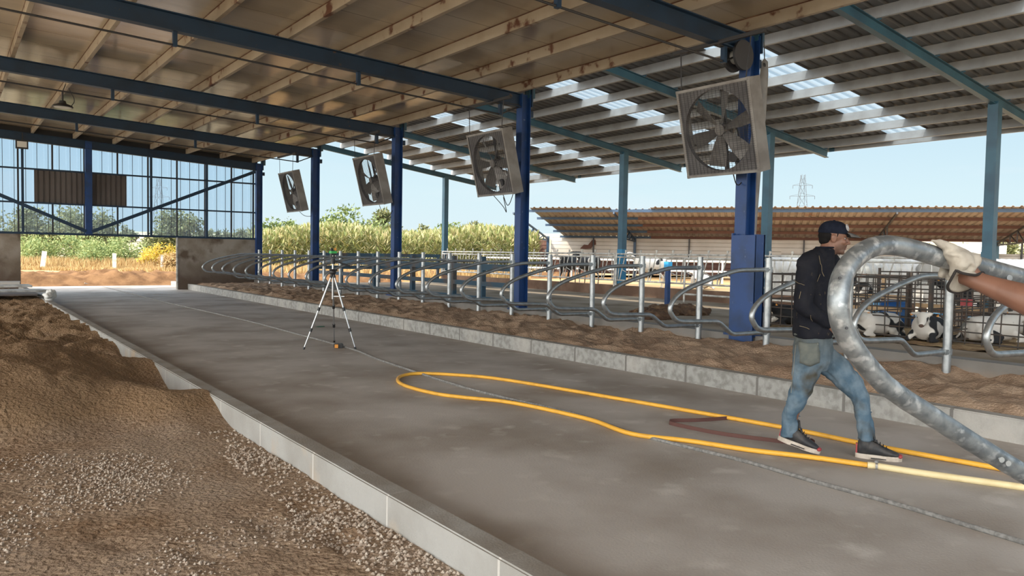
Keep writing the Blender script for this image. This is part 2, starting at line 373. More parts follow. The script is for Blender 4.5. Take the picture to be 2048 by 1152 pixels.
# ------------------------------------------------------------------ mesh tools
class MB:
    def __init__(self):
        self.bm = bmesh.new()

    def quads(self, vs, fs):
        v = [self.bm.verts.new(p) for p in vs]
        for f in fs:
            try:
                self.bm.faces.new([v[i] for i in f])
            except ValueError:
                pass
        return v

    def hexa(self, a, b):
        """a, b: two loops of four corners"""
        self.quads(list(a) + list(b), [(3, 2, 1, 0), (4, 5, 6, 7), (0, 1, 5, 4), (1, 2, 6, 5), (2, 3, 7, 6), (3, 0, 4, 7)])
        return self

    def box(self, c, s, M=None):
        c = Vector(c); hx, hy, hz = s[0] / 2, s[1] / 2, s[2] / 2
        pts = [Vector((x, y, z)) for z in (-hz, hz) for x, y in ((-hx, -hy), (hx, -hy), (hx, hy), (-hx, hy))]
        if M is not None:
            pts = [M @ p for p in pts]
        pts = [p + c for p in pts]
        return self.hexa(pts[:4], pts[4:])

    def bar(self, p0, p1, w, h, up=(0, 0, 1)):
        """square bar: w across, h along up"""
        p0, p1, up = Vector(p0), Vector(p1), Vector(up)
        d = (p1 - p0).normalized()
        s = d.cross(up)
        if s.length < 1e-4:
            s = d.cross(Vector((0, 1, 0)))
        s.normalize(); u = s.cross(d).normalized()
        c = [s * a * w / 2 + u * b * h / 2 for a, b in ((-1, -1), (1, -1), (1, 1), (-1, 1))]
        return self.hexa([p0 + k for k in c], [p1 + k for k in c])

    def tube(self, pts, r, n=10, caps=True, closed=False):
        pts = [Vector(p) for p in pts]
        N = len(pts)
        rs = r if isinstance(r, (list, tuple)) else [r] * N
        tang = []
        for i in range(N):
            a = pts[i - 1] if (i > 0 or closed) else pts[i]
            b = pts[(i + 1) % N] if (i < N - 1 or closed) else pts[i]
            t = (b - a)
            tang.append(t.normalized() if t.length > 1e-9 else Vector((0, 0, 1)))
        ref = Vector((0, 0, 1)) if abs(tang[0].z) < 0.9 else Vector((1, 0, 0))
        nrm = (ref - tang[0] * ref.dot(tang[0])).normalized()
        rings = []
        for i in range(N):
            nrm = nrm - tang[i] * nrm.dot(tang[i])
            if nrm.length < 1e-6:
                nrm = tang[i].orthogonal()
            nrm.normalize()
            bn = tang[i].cross(nrm)
            rings.append([self.bm.verts.new(pts[i] + (nrm * math.cos(2 * math.pi * k / n) + bn * math.sin(2 * math.pi * k / n)) * rs[i]) for k in range(n)])
        for i in range(N if closed else N - 1):
            a, b = rings[i], rings[(i + 1) % N]
            for k in range(n):
                self.bm.faces.new((a[k], a[(k + 1) % n], b[(k + 1) % n], b[k]))
        if caps and not closed:
            self.bm.faces.new(list(reversed(rings[0]))); self.bm.faces.new(rings[-1])
        return self

    def cap(self, p0, p1, r0, r1=None, n=14):
        """round-ended limb"""
        r1 = r0 if r1 is None else r1
        p0, p1 = Vector(p0), Vector(p1)
        d = p1 - p0
        L = d.length
        if L < 1e-6:
            return self.ball(p0, (r0, r0, r0))
        u = d / L
        pts, rs = [], []
        for k in range(5):
            a = math.pi / 2 * (1 - k / 4)
            pts.append(p0 - u * r0 * math.sin(a)); rs.append(max(r0 * math.cos(a), 0.0004))
        for k in range(5):
            a = math.pi / 2 * k / 4
            pts.append(p1 + u * r1 * math.sin(a)); rs.append(max(r1 * math.cos(a), 0.0004))
        return self.tube(pts, rs, n)

    def loft(self, secs, n=20):
        """secs: (centre, half-axis u, half-axis v) ellipses"""
        rings = []
        for c, u, v in secs:
            c, u, v = Vector(c), Vector(u), Vector(v)
            rings.append([self.bm.verts.new(c + u * math.cos(2 * math.pi * k / n) + v * math.sin(2 * math.pi * k / n)) for k in range(n)])
        for a, b in zip(rings, rings[1:]):
            for k in range(n):
                self.bm.faces.new((a[k], a[(k + 1) % n], b[(k + 1) % n], b[k]))
        self.bm.faces.new(list(reversed(rings[0]))); self.bm.faces.new(rings[-1])
        return self

    def ball(self, c, r, M=None, sub=2):
        T = Matrix.Translation(Vector(c)) @ ((M.to_4x4() if M is not None else Matrix.Identity(4)) @ Matrix.Diagonal((r[0], r[1], r[2], 1)))
        bmesh.ops.create_icosphere(self.bm, subdivisions=sub, radius=1.0, matrix=T)
        return self

    def prism(self, poly, M, h):
        """2-D outline swept h along the local z of M"""
        a = [M @ Vector((x, y, 0)) for x, y in poly]
        b = [M @ Vector((x, y, h)) for x, y in poly]
        va = [self.bm.verts.new(p) for p in a]; vb = [self.bm.verts.new(p) for p in b]
        n = len(poly)
        self.bm.faces.new(list(reversed(va))); self.bm.faces.new(vb)
        for k in range(n):
            self.bm.faces.new((va[k], va[(k + 1) % n], vb[(k + 1) % n], vb[k]))
        return self

    def ibeam(self, p0, p1, wdir, fw, depth, tf=0.014, tw=0.01):
        """rolled section from p0 to p1: depth along wdir, flanges fw wide"""
        p0, p1, wdir = Vector(p0), Vector(p1), Vector(wdir).normalized()
        d = (p1 - p0).normalized()
        wdir = (wdir - d * wdir.dot(d)).normalized()
        for s in (-1, 1):
            o = wdir * s * (depth / 2 - tf / 2)
            self.bar(p0 + o, p1 + o, fw, tf, wdir)
        self.bar(p0, p1, tw, depth - 2 * tf, wdir)
        return self

    def build(self, name, m, parent=None, smooth=False, angle=40):
        bm = self.bm
        bmesh.ops.recalc_face_normals(bm, faces=bm.faces)
        if smooth:
            for f in bm.faces:
                f.smooth = True
            for ed in bm.edges:
                if len(ed.link_faces) == 2 and ed.calc_face_angle(0) > rad(angle):
                    ed.smooth = False
        me = bpy.data.meshes.new(name)
        bm.to_mesh(me); bm.free()
        return link_mesh(name, me, m, parent)


def world_of(o):
    w = o.matrix_basis.copy()
    p = o
    while p.parent:
        w = p.parent.matrix_basis @ p.matrix_parent_inverse @ w
        p = p.parent
    return w


def link_mesh(name, me, m, parent=None):
    o = bpy.data.objects.new(name, me)
    if m:
        me.materials.clear()
        me.materials.append(MATS[m])
    COL.objects.link(o)
    if parent:
        o.parent = parent
        o.matrix_parent_inverse = world_of(parent).inverted()
    return o


def tag(o, label, cat, group=None, kind=None):
    if label:
        o['label'] = label
    if cat:
        o['category'] = cat
    if group:
        o['group'] = group
    if kind:
        o['kind'] = kind
    return o


def thing(name, label, cat, loc=(0, 0, 0), group=None):
    o = bpy.data.objects.new(name, None)
    o.empty_display_size = 0.2
    COL.objects.link(o)
    o.location = loc
    return tag(o, label, cat, group)


def struct(o):
    o['kind'] = 'structure'
    return o


def copy_tree(o, parent=None):
    c = o.copy(); COL.objects.link(c)
    if parent:
        c.parent = parent
        c.matrix_parent_inverse = o.matrix_parent_inverse.copy()
    for ch in list(o.children):
        copy_tree(ch, c)
    return c


def fused(mb, voxel, smooth=4, wrinkle=None):
    """one continuous skin grown over the overlapping forms in mb"""
    bm = mb.bm
    bmesh.ops.recalc_face_normals(bm, faces=bm.faces)
    me = bpy.data.meshes.new('tmp'); bm.to_mesh(me); bm.free()
    o = bpy.data.objects.new('tmp', me); COL.objects.link(o)
    r = o.modifiers.new('r', 'REMESH'); r.mode = 'VOXEL'; r.voxel_size = voxel; r.use_smooth_shade = True
    if smooth:
        s = o.modifiers.new('s', 'SMOOTH'); s.factor = 0.5; s.iterations = smooth
    bpy.context.view_layer.update()
    dg = bpy.context.evaluated_depsgraph_get()
    out = bpy.data.meshes.new_from_object(o.evaluated_get(dg))
    bpy.data.objects.remove(o); bpy.data.meshes.remove(me)
    if wrinkle:
        sc, amt, stretch = wrinkle
        for v in out.vertices:
            q = Vector((v.co.x * sc, v.co.y * sc, v.co.z * sc * stretch))
            v.co += v.normal * (noise.noise(q) * amt + noise.noise(q * 2.3) * amt * 0.5)
    for p in out.polygons:
        p.use_smooth = True
    return out


def round_path(pts, r=0.1, k=5):
    """soften the corners of a bent pipe"""
    pts = [Vector(p) for p in pts]
    out = [pts[0]]
    for a, b, c in zip(pts, pts[1:], pts[2:]):
        d1 = (a - b); d2 = (c - b)
        q = min(r, d1.length * 0.45, d2.length * 0.45)
        s, e_ = b + d1.normalized() * q, b + d2.normalized() * q
        for i in range(k + 1):
            t = i / k
            out.append(s * (1 - t) ** 2 + b * 2 * t * (1 - t) + e_ * t * t)
    out.append(pts[-1])
    return out


def smooth_path(pts, k=6):
    """Catmull-Rom curve through the points"""
    pts = [Vector(p) for p in pts]
    q = [pts[0] * 2 - pts[1]] + pts + [pts[-1] * 2 - pts[-2]]
    out = []
    for i in range(1, len(q) - 2):
        a, b, c, d = q[i - 1], q[i], q[i + 1], q[i + 2]
        for j in range(k):
            t = j / k
            out.append(0.5 * ((2 * b) + (c - a) * t + (2 * a - 5 * b + 4 * c - d) * t * t + (3 * b - a - 3 * c + d) * t ** 3))
    out.append(pts[-1])
    return out


def grid_mesh(name, x0, x1, y0, y1, nx, ny, hf, m, parent=None, ypow=1.0):
    vs, fs = [], []
    for j in range(ny + 1):
        t = (j / ny) ** ypow
        y = y0 + (y1 - y0) * t
        for i in range(nx + 1):
            x = x0 + (x1 - x0) * i / nx
            vs.append((x, y, hf(x, y)))
    for j in range(ny):
        for i in range(nx):
            a = j * (nx + 1) + i
            fs.append((a, a + 1, a + nx + 2, a + nx + 1))
    me = bpy.data.meshes.new(name); me.from_pydata(vs, [], fs)
    for p in me.polygons:
        p.use_smooth = True
    return link_mesh(name, me, m, parent)


ORD = ['first', 'second', 'third', 'fourth', 'fifth', 'sixth', 'seventh', 'eighth', 'ninth', 'tenth', 'eleventh', 'twelfth', 'thirteenth',
       'fourteenth', 'fifteenth', 'sixteenth', 'seventeenth', 'eighteenth', 'nineteenth', 'twentieth', 'twenty-first', 'twenty-second', 'twenty-third']

# ================================================================== THE SETTING
def sstep(a, b, t):
    t = max(0.0, min(1.0, (t - a) / (b - a)))
    return t * t * (3 - 2 * t)


def nz(x, y, s, o=0.0):
    return noise.noise(Vector((x * s + o, y * s - o, o * 3.1)))


# wide ground around the barn
b = MB(); b.quads([(-160, -120, -0.07), (300, -120, -0.07), (300, 320, -0.07), (-160, 320, -0.07)], [(0, 1, 2, 3)])
struct(b.build('ground', 'dry_ground'))
b = MB(); b.box((55, 2, -0.2), (75, 64, 0.72)); struct(b.build('ground_yard', 'dry_ground'))
b = MB(); b.box((-32, 0, -0.10), (59, 80, 0.14)); b.box((30, -40, -0.2), (70, 73, 0.34)); struct(b.build('ground_bounce', 'yard_bounce'))  # unseen pale ground added as a reflector for the sunlight
# lane slab between the two kerbs
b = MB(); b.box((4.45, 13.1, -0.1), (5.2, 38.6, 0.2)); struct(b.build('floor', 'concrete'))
# kerbs of laid blocks
b = MB(); b.box((1.885, 12.6, 0.03), (0.13, 35.2, 0.34))
bmesh.ops.bevel(b.bm, geom=[e_ for e_ in b.bm.edges if abs((e_.verts[0].co - e_.verts[1].co).y) > 5], offset=0.008, segments=2, affect='EDGES')
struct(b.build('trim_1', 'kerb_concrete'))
b = MB(); b.box((6.985, 14.75, 0.05), (0.15, 33.5, 0.30))
bmesh.ops.bevel(b.bm, geom=[e_ for e_ in b.bm.edges if abs((e_.verts[0].co - e_.verts[1].co).y) > 5], offset=0.01, segments=2, affect='EDGES')
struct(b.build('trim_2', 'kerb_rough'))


# sand on the left: trampled ground by the camera, a heap, trodden bed behind it
def left_bed(x, y):
    z = 0.025 + 0.012 * nz(x, y, 1.3, 3) + 0.007 * nz(x, y, 6, 5)
    front = 6.35 + 0.22 * nz(x, y, 1.4, 8) - 0.55 * sstep(1.0, 1.75, x)
    rise = sstep(front, front + 1.25, y)
    if rise > 0:
        h = 0.52 - 0.08 * sstep(-0.5, 1.0, x)
        h += 0.06 * nz(x, y, 0.7, 11)
        h -= 0.30 * sstep(8.6, 12.5, y)
        ed = 0.075 + 0.10 * math.cos((y - 7.0) * 2 * math.pi / 2.35) * (1 - sstep(11.0, 13.5, y)) + 0.07 * sstep(11.5, 13.5, y)
        k = sstep(1.84, 0.75, x) if x < 1.84 else 0.0
        k = 1 - sstep(0.55, 1.84, x)
        hh = ed + (h - ed) * k
        lump = 0.06 * nz(x, y, 1.5, 21) + 0.03 * nz(x, y, 4.2, 2) + 0.026 * nz(x, y, 9, 9) + 0.02 * nz(x, y, 17, 4)
        lump *= 0.8 + 0.9 * sstep(8.0, 12.0, y)
        ridge = 0.20 * (0.12 - abs(nz(x, y * 0.8, 1.9, 31))) * sstep(9.5, 12, y)
        z += rise * (hh + lump * (0.4 + 0.6 * k) + ridge)
    else:
        # boot prints and scuffs
        f = max(0, nz(x * 1.6, y * 1.1, 2.6, 41) - 0.18)
        z -= 0.10 * f * (1 - sstep(3.6, 4.6, y))
        z += 0.012 * abs(nz(x, y, 9, 17))
    return z


struct(grid_mesh('ground_sand', -2.6, 1.835, -3.0, 27.0, 130, 900, left_bed, 'sand'))


# raked sand of the cubicle bed on the right
def right_bed(x, y):
    edge = sstep(7.05, 7.35, x)
    wv = abs(nz(x * 0.8, y, 2.1, 5)); w2 = abs(nz(x, y * 0.9, 4.4, 15))
    z = 0.15 + 0.04 * edge + edge * (0.16 * (0.30 - wv) + 0.07 * (0.3 - w2) + 0.05 * nz(x, y, 1.2, 6) + 0.014 * nz(x, y, 9, 3))
    z += 0.03 * sstep(8.4, 9.2, x)
    return z


struct(grid_mesh('ground_bed', 7.05, 9.26, -3.0, 28.9, 74, 1050, right_bed, 'bed_sand'))

# low wall behind the cubicles and the alley beyond
b = MB(); b.box((9.38, 12.6, 0.12), (0.26, 32.6, 0.46)); struct(b.build('wall_right', 'low_wall'))
b = MB(); b.box((13.5, 12.6, 0.05), (8.0, 32.6, 0.30)); struct(b.build('floor_alley', 'alley'))


def straw(x, y):
    return 0.215 + 0.03 * nz(x, y, 2, 3) + 0.03 * abs(nz(x, y, 6, 8))


struct(grid_mesh('floor_straw', 11.6, 16.9, -2.5, 8.7, 90, 180, straw, 'straw_bed'))
b = MB(); b.box((17.5, 13.0, 0.2), (0.26, 31.8, 0.62)); struct(b.build('wall_feed', 'feed_kerb'))

# end walls of cast concrete and the clear sheeting above them
for nm, x0, x1 in (('wall_far_left', -3.0, 1.89), ('wall_far_right', 6.56, 9.36)):
    b = MB(); b.box(((x0 + x1) / 2, 29.02, 0.9), (x1 - x0, 0.2, 1.88)); struct(b.build(nm, 'wall_concrete'))


def corr(mb, x0, x1, z0, z1f, y, pitch, amp, flat=0.7):
    """upright ribbed sheet facing the lane"""
    xs = []
    x = x0
    while x < x1 - 1e-6:
        for dx, dy in ((0, 0), (pitch * flat, 0), (pitch * (flat + 0.07), amp), (pitch * 0.93, amp)):
            if x + dx < x1:
                xs.append((x + dx, dy))
        x += pitch
    xs.append((x1, 0))
    for (xa, ya), (xb, yb) in zip(xs, xs[1:]):
        mb.quads([(xa, y + ya, z0), (xb, y + yb, z0), (xb, y + yb, z1f(xb)), (xa, y + ya, z1f(xa))], [(0, 1, 2, 3)])


def roof_z(x):
    return 4.83 + 0.05 * (9.37 - x)


b = MB(); corr(b, -3.0, 9.33, 1.86, lambda x: roof_z(x) - 0.25, 29.12, 0.31, 0.035); struct(b.build('window_1', 'clear_sheet'))
# dark uprights where the sheets lap, and the rails they hang on
b = MB()
for x in (-1.85, -0.9, 0.05, 0.98, 1.85, 2.79, 3.70, 4.69, 5.64, 6.58, 7.53, 8.46, 9.26):
    b.box((x, 29.06, (1.86 + roof_z(x) - 0.3) / 2), (0.05, 0.06, roof_z(x) - 0.3 - 1.86))
x = -2.9
while x < 9.25:
    b.box((x, 29.10, (1.86 + roof_z(x) - 0.3) / 2), (0.014, 0.02, roof_z(x) - 0.3 - 1.86))
    x += 0.31
b.hexa([(-3, 29.0, roof_z(-3) - .3), (9.4, 29.0, roof_z(9.4) - .3), (9.4, 29.2, roof_z(9.4) - .3), (-3, 29.2, roof_z(-3) - .3)], [(-3, 29.0, roof_z(-3)), (9.4, 29.0, roof_z(9.4)), (9.4, 29.2, roof_z(9.4)), (-3, 29.2, roof_z(-3))])
struct(b.build('trim_3', 'dark_steel'))
for k, z in enumerate((1.86, 2.83, 3.90)):
    b = MB(); b.box((3.2, 28.95, z), (12.4, 0.09, 0.05 + 0.02 * (k == 0))); struct(b.build('trim_%d' % (4 + k), 'barn_blue'))

# main roof: insulated panels, cream underneath
b = MB()
x0, x1 = -9.0, 9.66
b.hexa([(x0, -3.4, roof_z(x0)), (x1, -3.4, roof_z(x1)), (x1, 29.25, roof_z(x1)), (x0, 29.25, roof_z(x0))],
       [(x0, -3.4, roof_z(x0) + .07), (x1, -3.4, roof_z(x1) + .07), (x1, 29.25, roof_z(x1) + .07), (x0, 29.25, roof_z(x0) + .07)])
struct(b.build('ceiling', 'roof_panel'))


# annex roof: ribbed steel sheets with a run of skylights in the middle of every bay
def annex_z(x):
    return 5.62 - 0.13 * (x - 13.7)


def ribbed(mb, xa, xb, ya, yb, pitch=0.25, amp=0.045):
    ys = []
    y = ya
    while y < yb - 1e-6:
        for dy, dz in ((0, 0), (0.58, 0), (0.68, 1), (0.90, 1)):
            if y + dy * pitch < yb:
                ys.append((y + dy * pitch, dz * amp))
        y += pitch
    ys.append((yb, 0))
    for (p, za), (q, zb) in zip(ys, ys[1:]):
        mb.quads([(xa, p, annex_z(xa) + za), (xb, p, annex_z(xb) + za), (xb, q, annex_z(xb) + zb), (xa, q, annex_z(xa) + zb)], [(0, 1, 2, 3)])


AX0, AX1 = 8.5, 20.55
sky_y = [(-1.15, -0.2), (4.25, 5.2), (9.70, 10.70), (14.70, 15.70), (20.60, 21.52), (25.40, 26.30)]
edges = [-2.0] + [v for s in sky_y for v in s] + [28.95]
b = MB(); c = MB()
for k in range(len(edges) - 1):
    ribbed(b if k % 2 == 0 else c, AX0, AX1, edges[k], edges[k + 1])
struct(b.build('ceiling_annex', 'annex_sheet'))
struct(c.build('window_2', 'skylight'))

# ================================================================== STEEL FRAME
BAY = [1.65, 7.10, 12.52, 17.92, 23.40, 28.86]
place = ['nearest the camera, just outside the right edge', 'behind the walking man, with the wide boxed foot', 'second along the lane, left of the red-brown shed',
         'third along the lane, right of the tripod', 'fourth along the lane, behind the tripod', 'at the corner of the clear end wall']
for k, y in enumerate(BAY):
    t = thing('steel_column', 'blue steel eave column ' + place[k], 'column', (9.4, y, 0.33), 'eave columns of the main roof')
    b = MB(); b.ibeam((9.4, y, 0.1), (9.4, y, 4.66), (1, 0, 0), 0.19, 0.22); b.build('shaft', 'column_blue', t)
    b = MB(); b.box((9.4, y, 0.345), (0.40, 0.34, 0.03)); b.build('base_plate', 'column_blue', t)
    b = MB(); b.box((9.53, y, 4.72), (0.03, 0.24, 0.62)); b.box((9.56, y, 4.28), (0.1, 0.1, 0.12)); b.build('end_plate', 'barn_blue', t)
    b = MB(); b.bar((9.56, y, 4.6), (9.56, y, annex_z(9.56) - 0.40), 0.14, 0.14, (1, 0, 0)); b.build('upper_stub', 'annex_blue', t)
    if k == 1:
        b = MB()
        b.box((9.19, 6.95, 1.02), (0.03, 0.40, 1.52)); b.box((9.30, 6.76, 1.06), (0.22, 0.02, 1.46)); b.box((9.40, 6.95, 1.06), (0.03, 0.40, 1.46))
        b.box((9.22, 7.15, 1.1), (0.06, 0.03, 1.42)); b.box((9.30, 7.14, 1.06), (0.22, 0.02, 1.46))
        b.build('jacket', 'column_blue', t)
for k, y in enumerate(BAY):
    where = 'nearest the camera' if k == 0 else ('along the top of the clear end wall' if k == 5 else ORD[k] + ' across the lane from the camera, meeting its column at the eave')
    t = thing('roof_beam', 'dark blue steel roof beam ' + where, 'beam', (9.4, y, 4.6), 'beams under the main roof')
    zt = lambda x: roof_z(x) - 0.18
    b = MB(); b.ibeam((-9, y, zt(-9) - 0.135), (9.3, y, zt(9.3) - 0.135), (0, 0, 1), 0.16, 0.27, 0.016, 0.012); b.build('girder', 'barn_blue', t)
    if k < 5:
        b = MB(); rz = lambda x: 4.62 - 0.051 * (x - 0.61)
        b.tube([(-9, y, rz(-9)), (8.82, y, rz(8.82)), (9.28, y, 4.40)], 0.016, 8); b.build('tie_rod', 'dark_steel', t)
        for x in (8.82, 5.80, 2.81, -0.2, -3.2):
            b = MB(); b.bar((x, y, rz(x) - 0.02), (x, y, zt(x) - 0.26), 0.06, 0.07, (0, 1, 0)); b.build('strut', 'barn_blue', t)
    for j in range(9):
        x = 9.16 - 1.16 * j
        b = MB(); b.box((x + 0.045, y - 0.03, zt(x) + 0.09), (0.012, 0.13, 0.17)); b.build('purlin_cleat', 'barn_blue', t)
for j in range(11):
    x = 9.16 - 1.16 * j
    t = thing('roof_purlin', 'cream rust-streaked roof purlin, ' + ('the one at the eave' if j == 0 else ORD[j] + ' in from the eave purlin'), 'purlin', (x, 12, roof_z(x) - 0.1), 'purlins under the main roof')
    b = MB()
    z = roof_z(x)
    b.box((x, 13.5, z - 0.092), (0.012, 30.8, 0.176)); b.box((x + 0.03, 13.5, z - 0.177), (0.06, 30.8, 0.008)); b.box((x + 0.06, 13.5, z - 0.168), (0.006, 30.8, 0.02))
    b.build('web', 'purlin_cream', t)
    b = MB(); b.box((x + 0.028, 13.5, z - 0.008), (0.075, 30.8, 0.014)); b.build('top_flange', 'purlin_rust', t)

# annex frame
for k, y in enumerate(BAY):
    where = 'nearest the camera' if k == 0 else ('at the far open end' if k == 5 else ORD[k] + ' from the camera side')
    t = thing('annex_rafter', 'teal blue sloping rafter under the ribbed annex roof, ' + where, 'beam', (17.5, y, 4.7), 'rafters under the annex roof')
    ar = lambda x: annex_z(x) - 0.235
    b = MB(); b.ibeam((8.9, y, ar(8.9) - 0.1), (20.2, y, ar(20.2) - 0.1), (0, 0, 1), 0.12, 0.20, 0.014, 0.01); b.build('girder', 'annex_blue', t)
    for j in range(12):
        x = 9.6 + 1.04 * j - (0.0 if j < 11 else 0.7)
        b = MB(); b.box((x + 0.05, y - 0.02, ar(x) + 0.08), (0.01, 0.16, 0.15))
        b.build('purlin_cleat', 'annex_blue', t)
    if k:
        t = thing('annex_post', 'slim blue-grey annex post, ' + ['', 'closest one, right of the carried pipe hand', 'second one, just right of the boxed blue column', 'third one, in front of the red-brown shed',
                                                               'fourth one, mostly hidden by a blue column', 'farthest one, against the reeds'][k], 'post', (17.5, y, 0.2), 'outer posts of the annex')
        b = MB(); b.box((17.5, y, 2.4), (0.20, 0.20, 4.72)); b.build('shaft', 'annex_blue', t)
        b = MB(); b.box((17.5, y, 1.12), (0.215, 0.215, 1.1)); b.build('repainted_foot', 'repaint_blue' if k == 3 else 'annex_blue', t)
for j in range(12):
    x = 9.6 + 1.04 * j - (0.0 if j < 11 else 0.62)
    t = thing('annex_purlin', 'pale grey purlin under the ribbed annex roof, ' + ('the outermost one on the eave' if j == 11 else ORD[j] + ' out from the main roof'), 'purlin', (x, 12, annex_z(x) - 0.2), 'purlins under the annex roof')
    b = MB(); z = annex_z(x)
    b.box((x, 13.6, z - 0.105), (0.012, 31.0, 0.19)); b.box((x + 0.035, 13.6, z - 0.20), (0.07, 31.0, 0.01)); b.box((x + 0.07, 13.6, z - 0.188), (0.008, 31.0, 0.03))
    b.box((x + 0.035, 13.6, z - 0.016), (0.07, 31.0, 0.01))
    b.build('section', 'annex_purlin', t)

# end wall steel: post, braces, dark sheets
t = thing('end_wall_post', 'bright blue steel post in the middle of the clear end wall', 'post', (3.8, 28.9, 1.88))
b = MB(); b.box((3.8, 28.88, 3.4), (0.20, 0.16, 3.06)); b.build('shaft', 'column_blue', t)
for x, w in ((1.96, 'slim blue upright of the clear end wall by the floodlight'), (5.71, 'slim blue upright of the clear end wall right of the dark sheets'), (7.55, 'slim blue upright of the clear end wall crossed by the high end of the brace')):
    b = MB(); b.box((x, 28.90, (1.86 + roof_z(x) - .45) / 2), (0.07, 0.07, roof_z(x) - 0.45 - 1.86)); tag(b.build('wall_upright', 'barn_blue'), w, 'post', 'uprights of the end wall')
b = MB(); b.bar((3.88, 28.80, 1.96), (9.25, 28.80, 4.34), 0.05, 0.11); tag(b.build('diagonal_brace', 'barn_blue'), 'blue diagonal brace rising to the right across the clear end wall', 'brace', 'braces of the end wall')
b = MB(); b.bar((3.72, 28.80, 1.96), (-1.6, 28.80, 4.34), 0.05, 0.11); tag(b.build('diagonal_brace', 'barn_blue'), 'blue diagonal brace rising to the left edge across the clear end wall', 'brace', 'braces of the end wall')
for xa, xb, w in ((2.28, 3.70, 'wide dark brown ribbed sheet left of the blue middle post'), (3.90, 4.96, 'narrow dark brown ribbed sheet right of the blue middle post')):
    b = MB(); corr(b, xa, xb, 2.84, lambda x: 3.88, 29.00, 0.155, 0.03, 0.62)
    o = b.build('wall_sheet', 'dark_sheet'); s = o.modifiers.new('s', 'SOLIDIFY'); s.thickness = 0.004
    tag(o, w, 'sheet', 'dark sheets on the end wall')
# steel edge on the doorway corner
b = MB(); b.box((6.55, 28.915, 0.92), (0.05, 0.03, 1.84)); tag(b.build('corner_angle', 'galv_old'), 'pale perforated steel angle on the right corner of the doorway', 'edge strip')

# ================================================================== CUBICLE DIVIDERS
PROF = [(9.05, 1.30), (8.42, 1.29), (7.90, 1.18), (7.48, 1.065), (7.25, 0.955), (7.15, 0.83), (7.19, 0.735), (7.31, 0.66), (7.63, 0.64), (8.07, 0.625), (8.21, 0.535), (8.35, 0.445), (9.05, 0.438)]
CY0, CYS = 4.08, 1.19


def divider_path(prof):
    head = [Vector((x, 0, z)) for x, z in prof[:3]]
    nose = smooth_path([(x, 0, z) for x, z in prof[2:9]], 5)
    tail = [Vector((x, 0, z)) for x, z in prof[9:]]
    return round_path(head, 0.14) + nose[1:] + round_path([nose[-1]] + tail, 0.11)[1:]


t0 = thing('cubicle_divider', '', 'stall divider', (0, 0, 0), 'cubicle dividers in the long row')
b = MB(); b.tube([(9.10, 0, 0.10), (9.10, 0, 1.46)], 0.045, 16)
b.build('post', 'galvanised', t0, True)
b = MB(); b.tube(divider_path(PROF), 0.030, 14); b.build('loop', 'galvanised', t0, True)
for z in (1.30, 0.438):
    b = MB(); b.tube([(9.10, 0, z - 0.035), (9.10, 0, z + 0.035)], 0.056, 14); b.box((9.03, 0, z), (0.07, 0.08, 0.055))
    b.tube([(9.06, -0.055, z), (9.06, 0.055, z)], 0.010, 6)
    b.build('clamp', 'galvanised', t0, True)
b = MB(); b.tube([(7.165, -0.034, 0.79), (7.165, 0.034, 0.79)], 0.008, 8); b.build('bolt', 'dark_steel', t0)
NDIV = 21
lab = {0: 'galvanised cubicle divider under the bare forearm, second from the right edge of the picture', 1: 'galvanised cubicle divider just right of the walking man and behind the carried pipe',
       2: 'galvanised cubicle divider whose post stands beside the wide boxed foot of the blue column', 20: 'galvanised cubicle divider at the far end, beside the corner of the concrete end wall'}
for k in range(-1, NDIV):
    o = t0 if k == -1 else copy_tree(t0)
    o.location = (0, CY0 + CYS * k, 0)
    if k == -1:
        o['label'] = 'galvanised cubicle divider cut off by the right edge of the picture, below the forearm'
    else:
        o['label'] = lab.get(k, 'galvanised cubicle divider, %s along the row counting from the walking man towards the far wall' % ORD[k - 2])

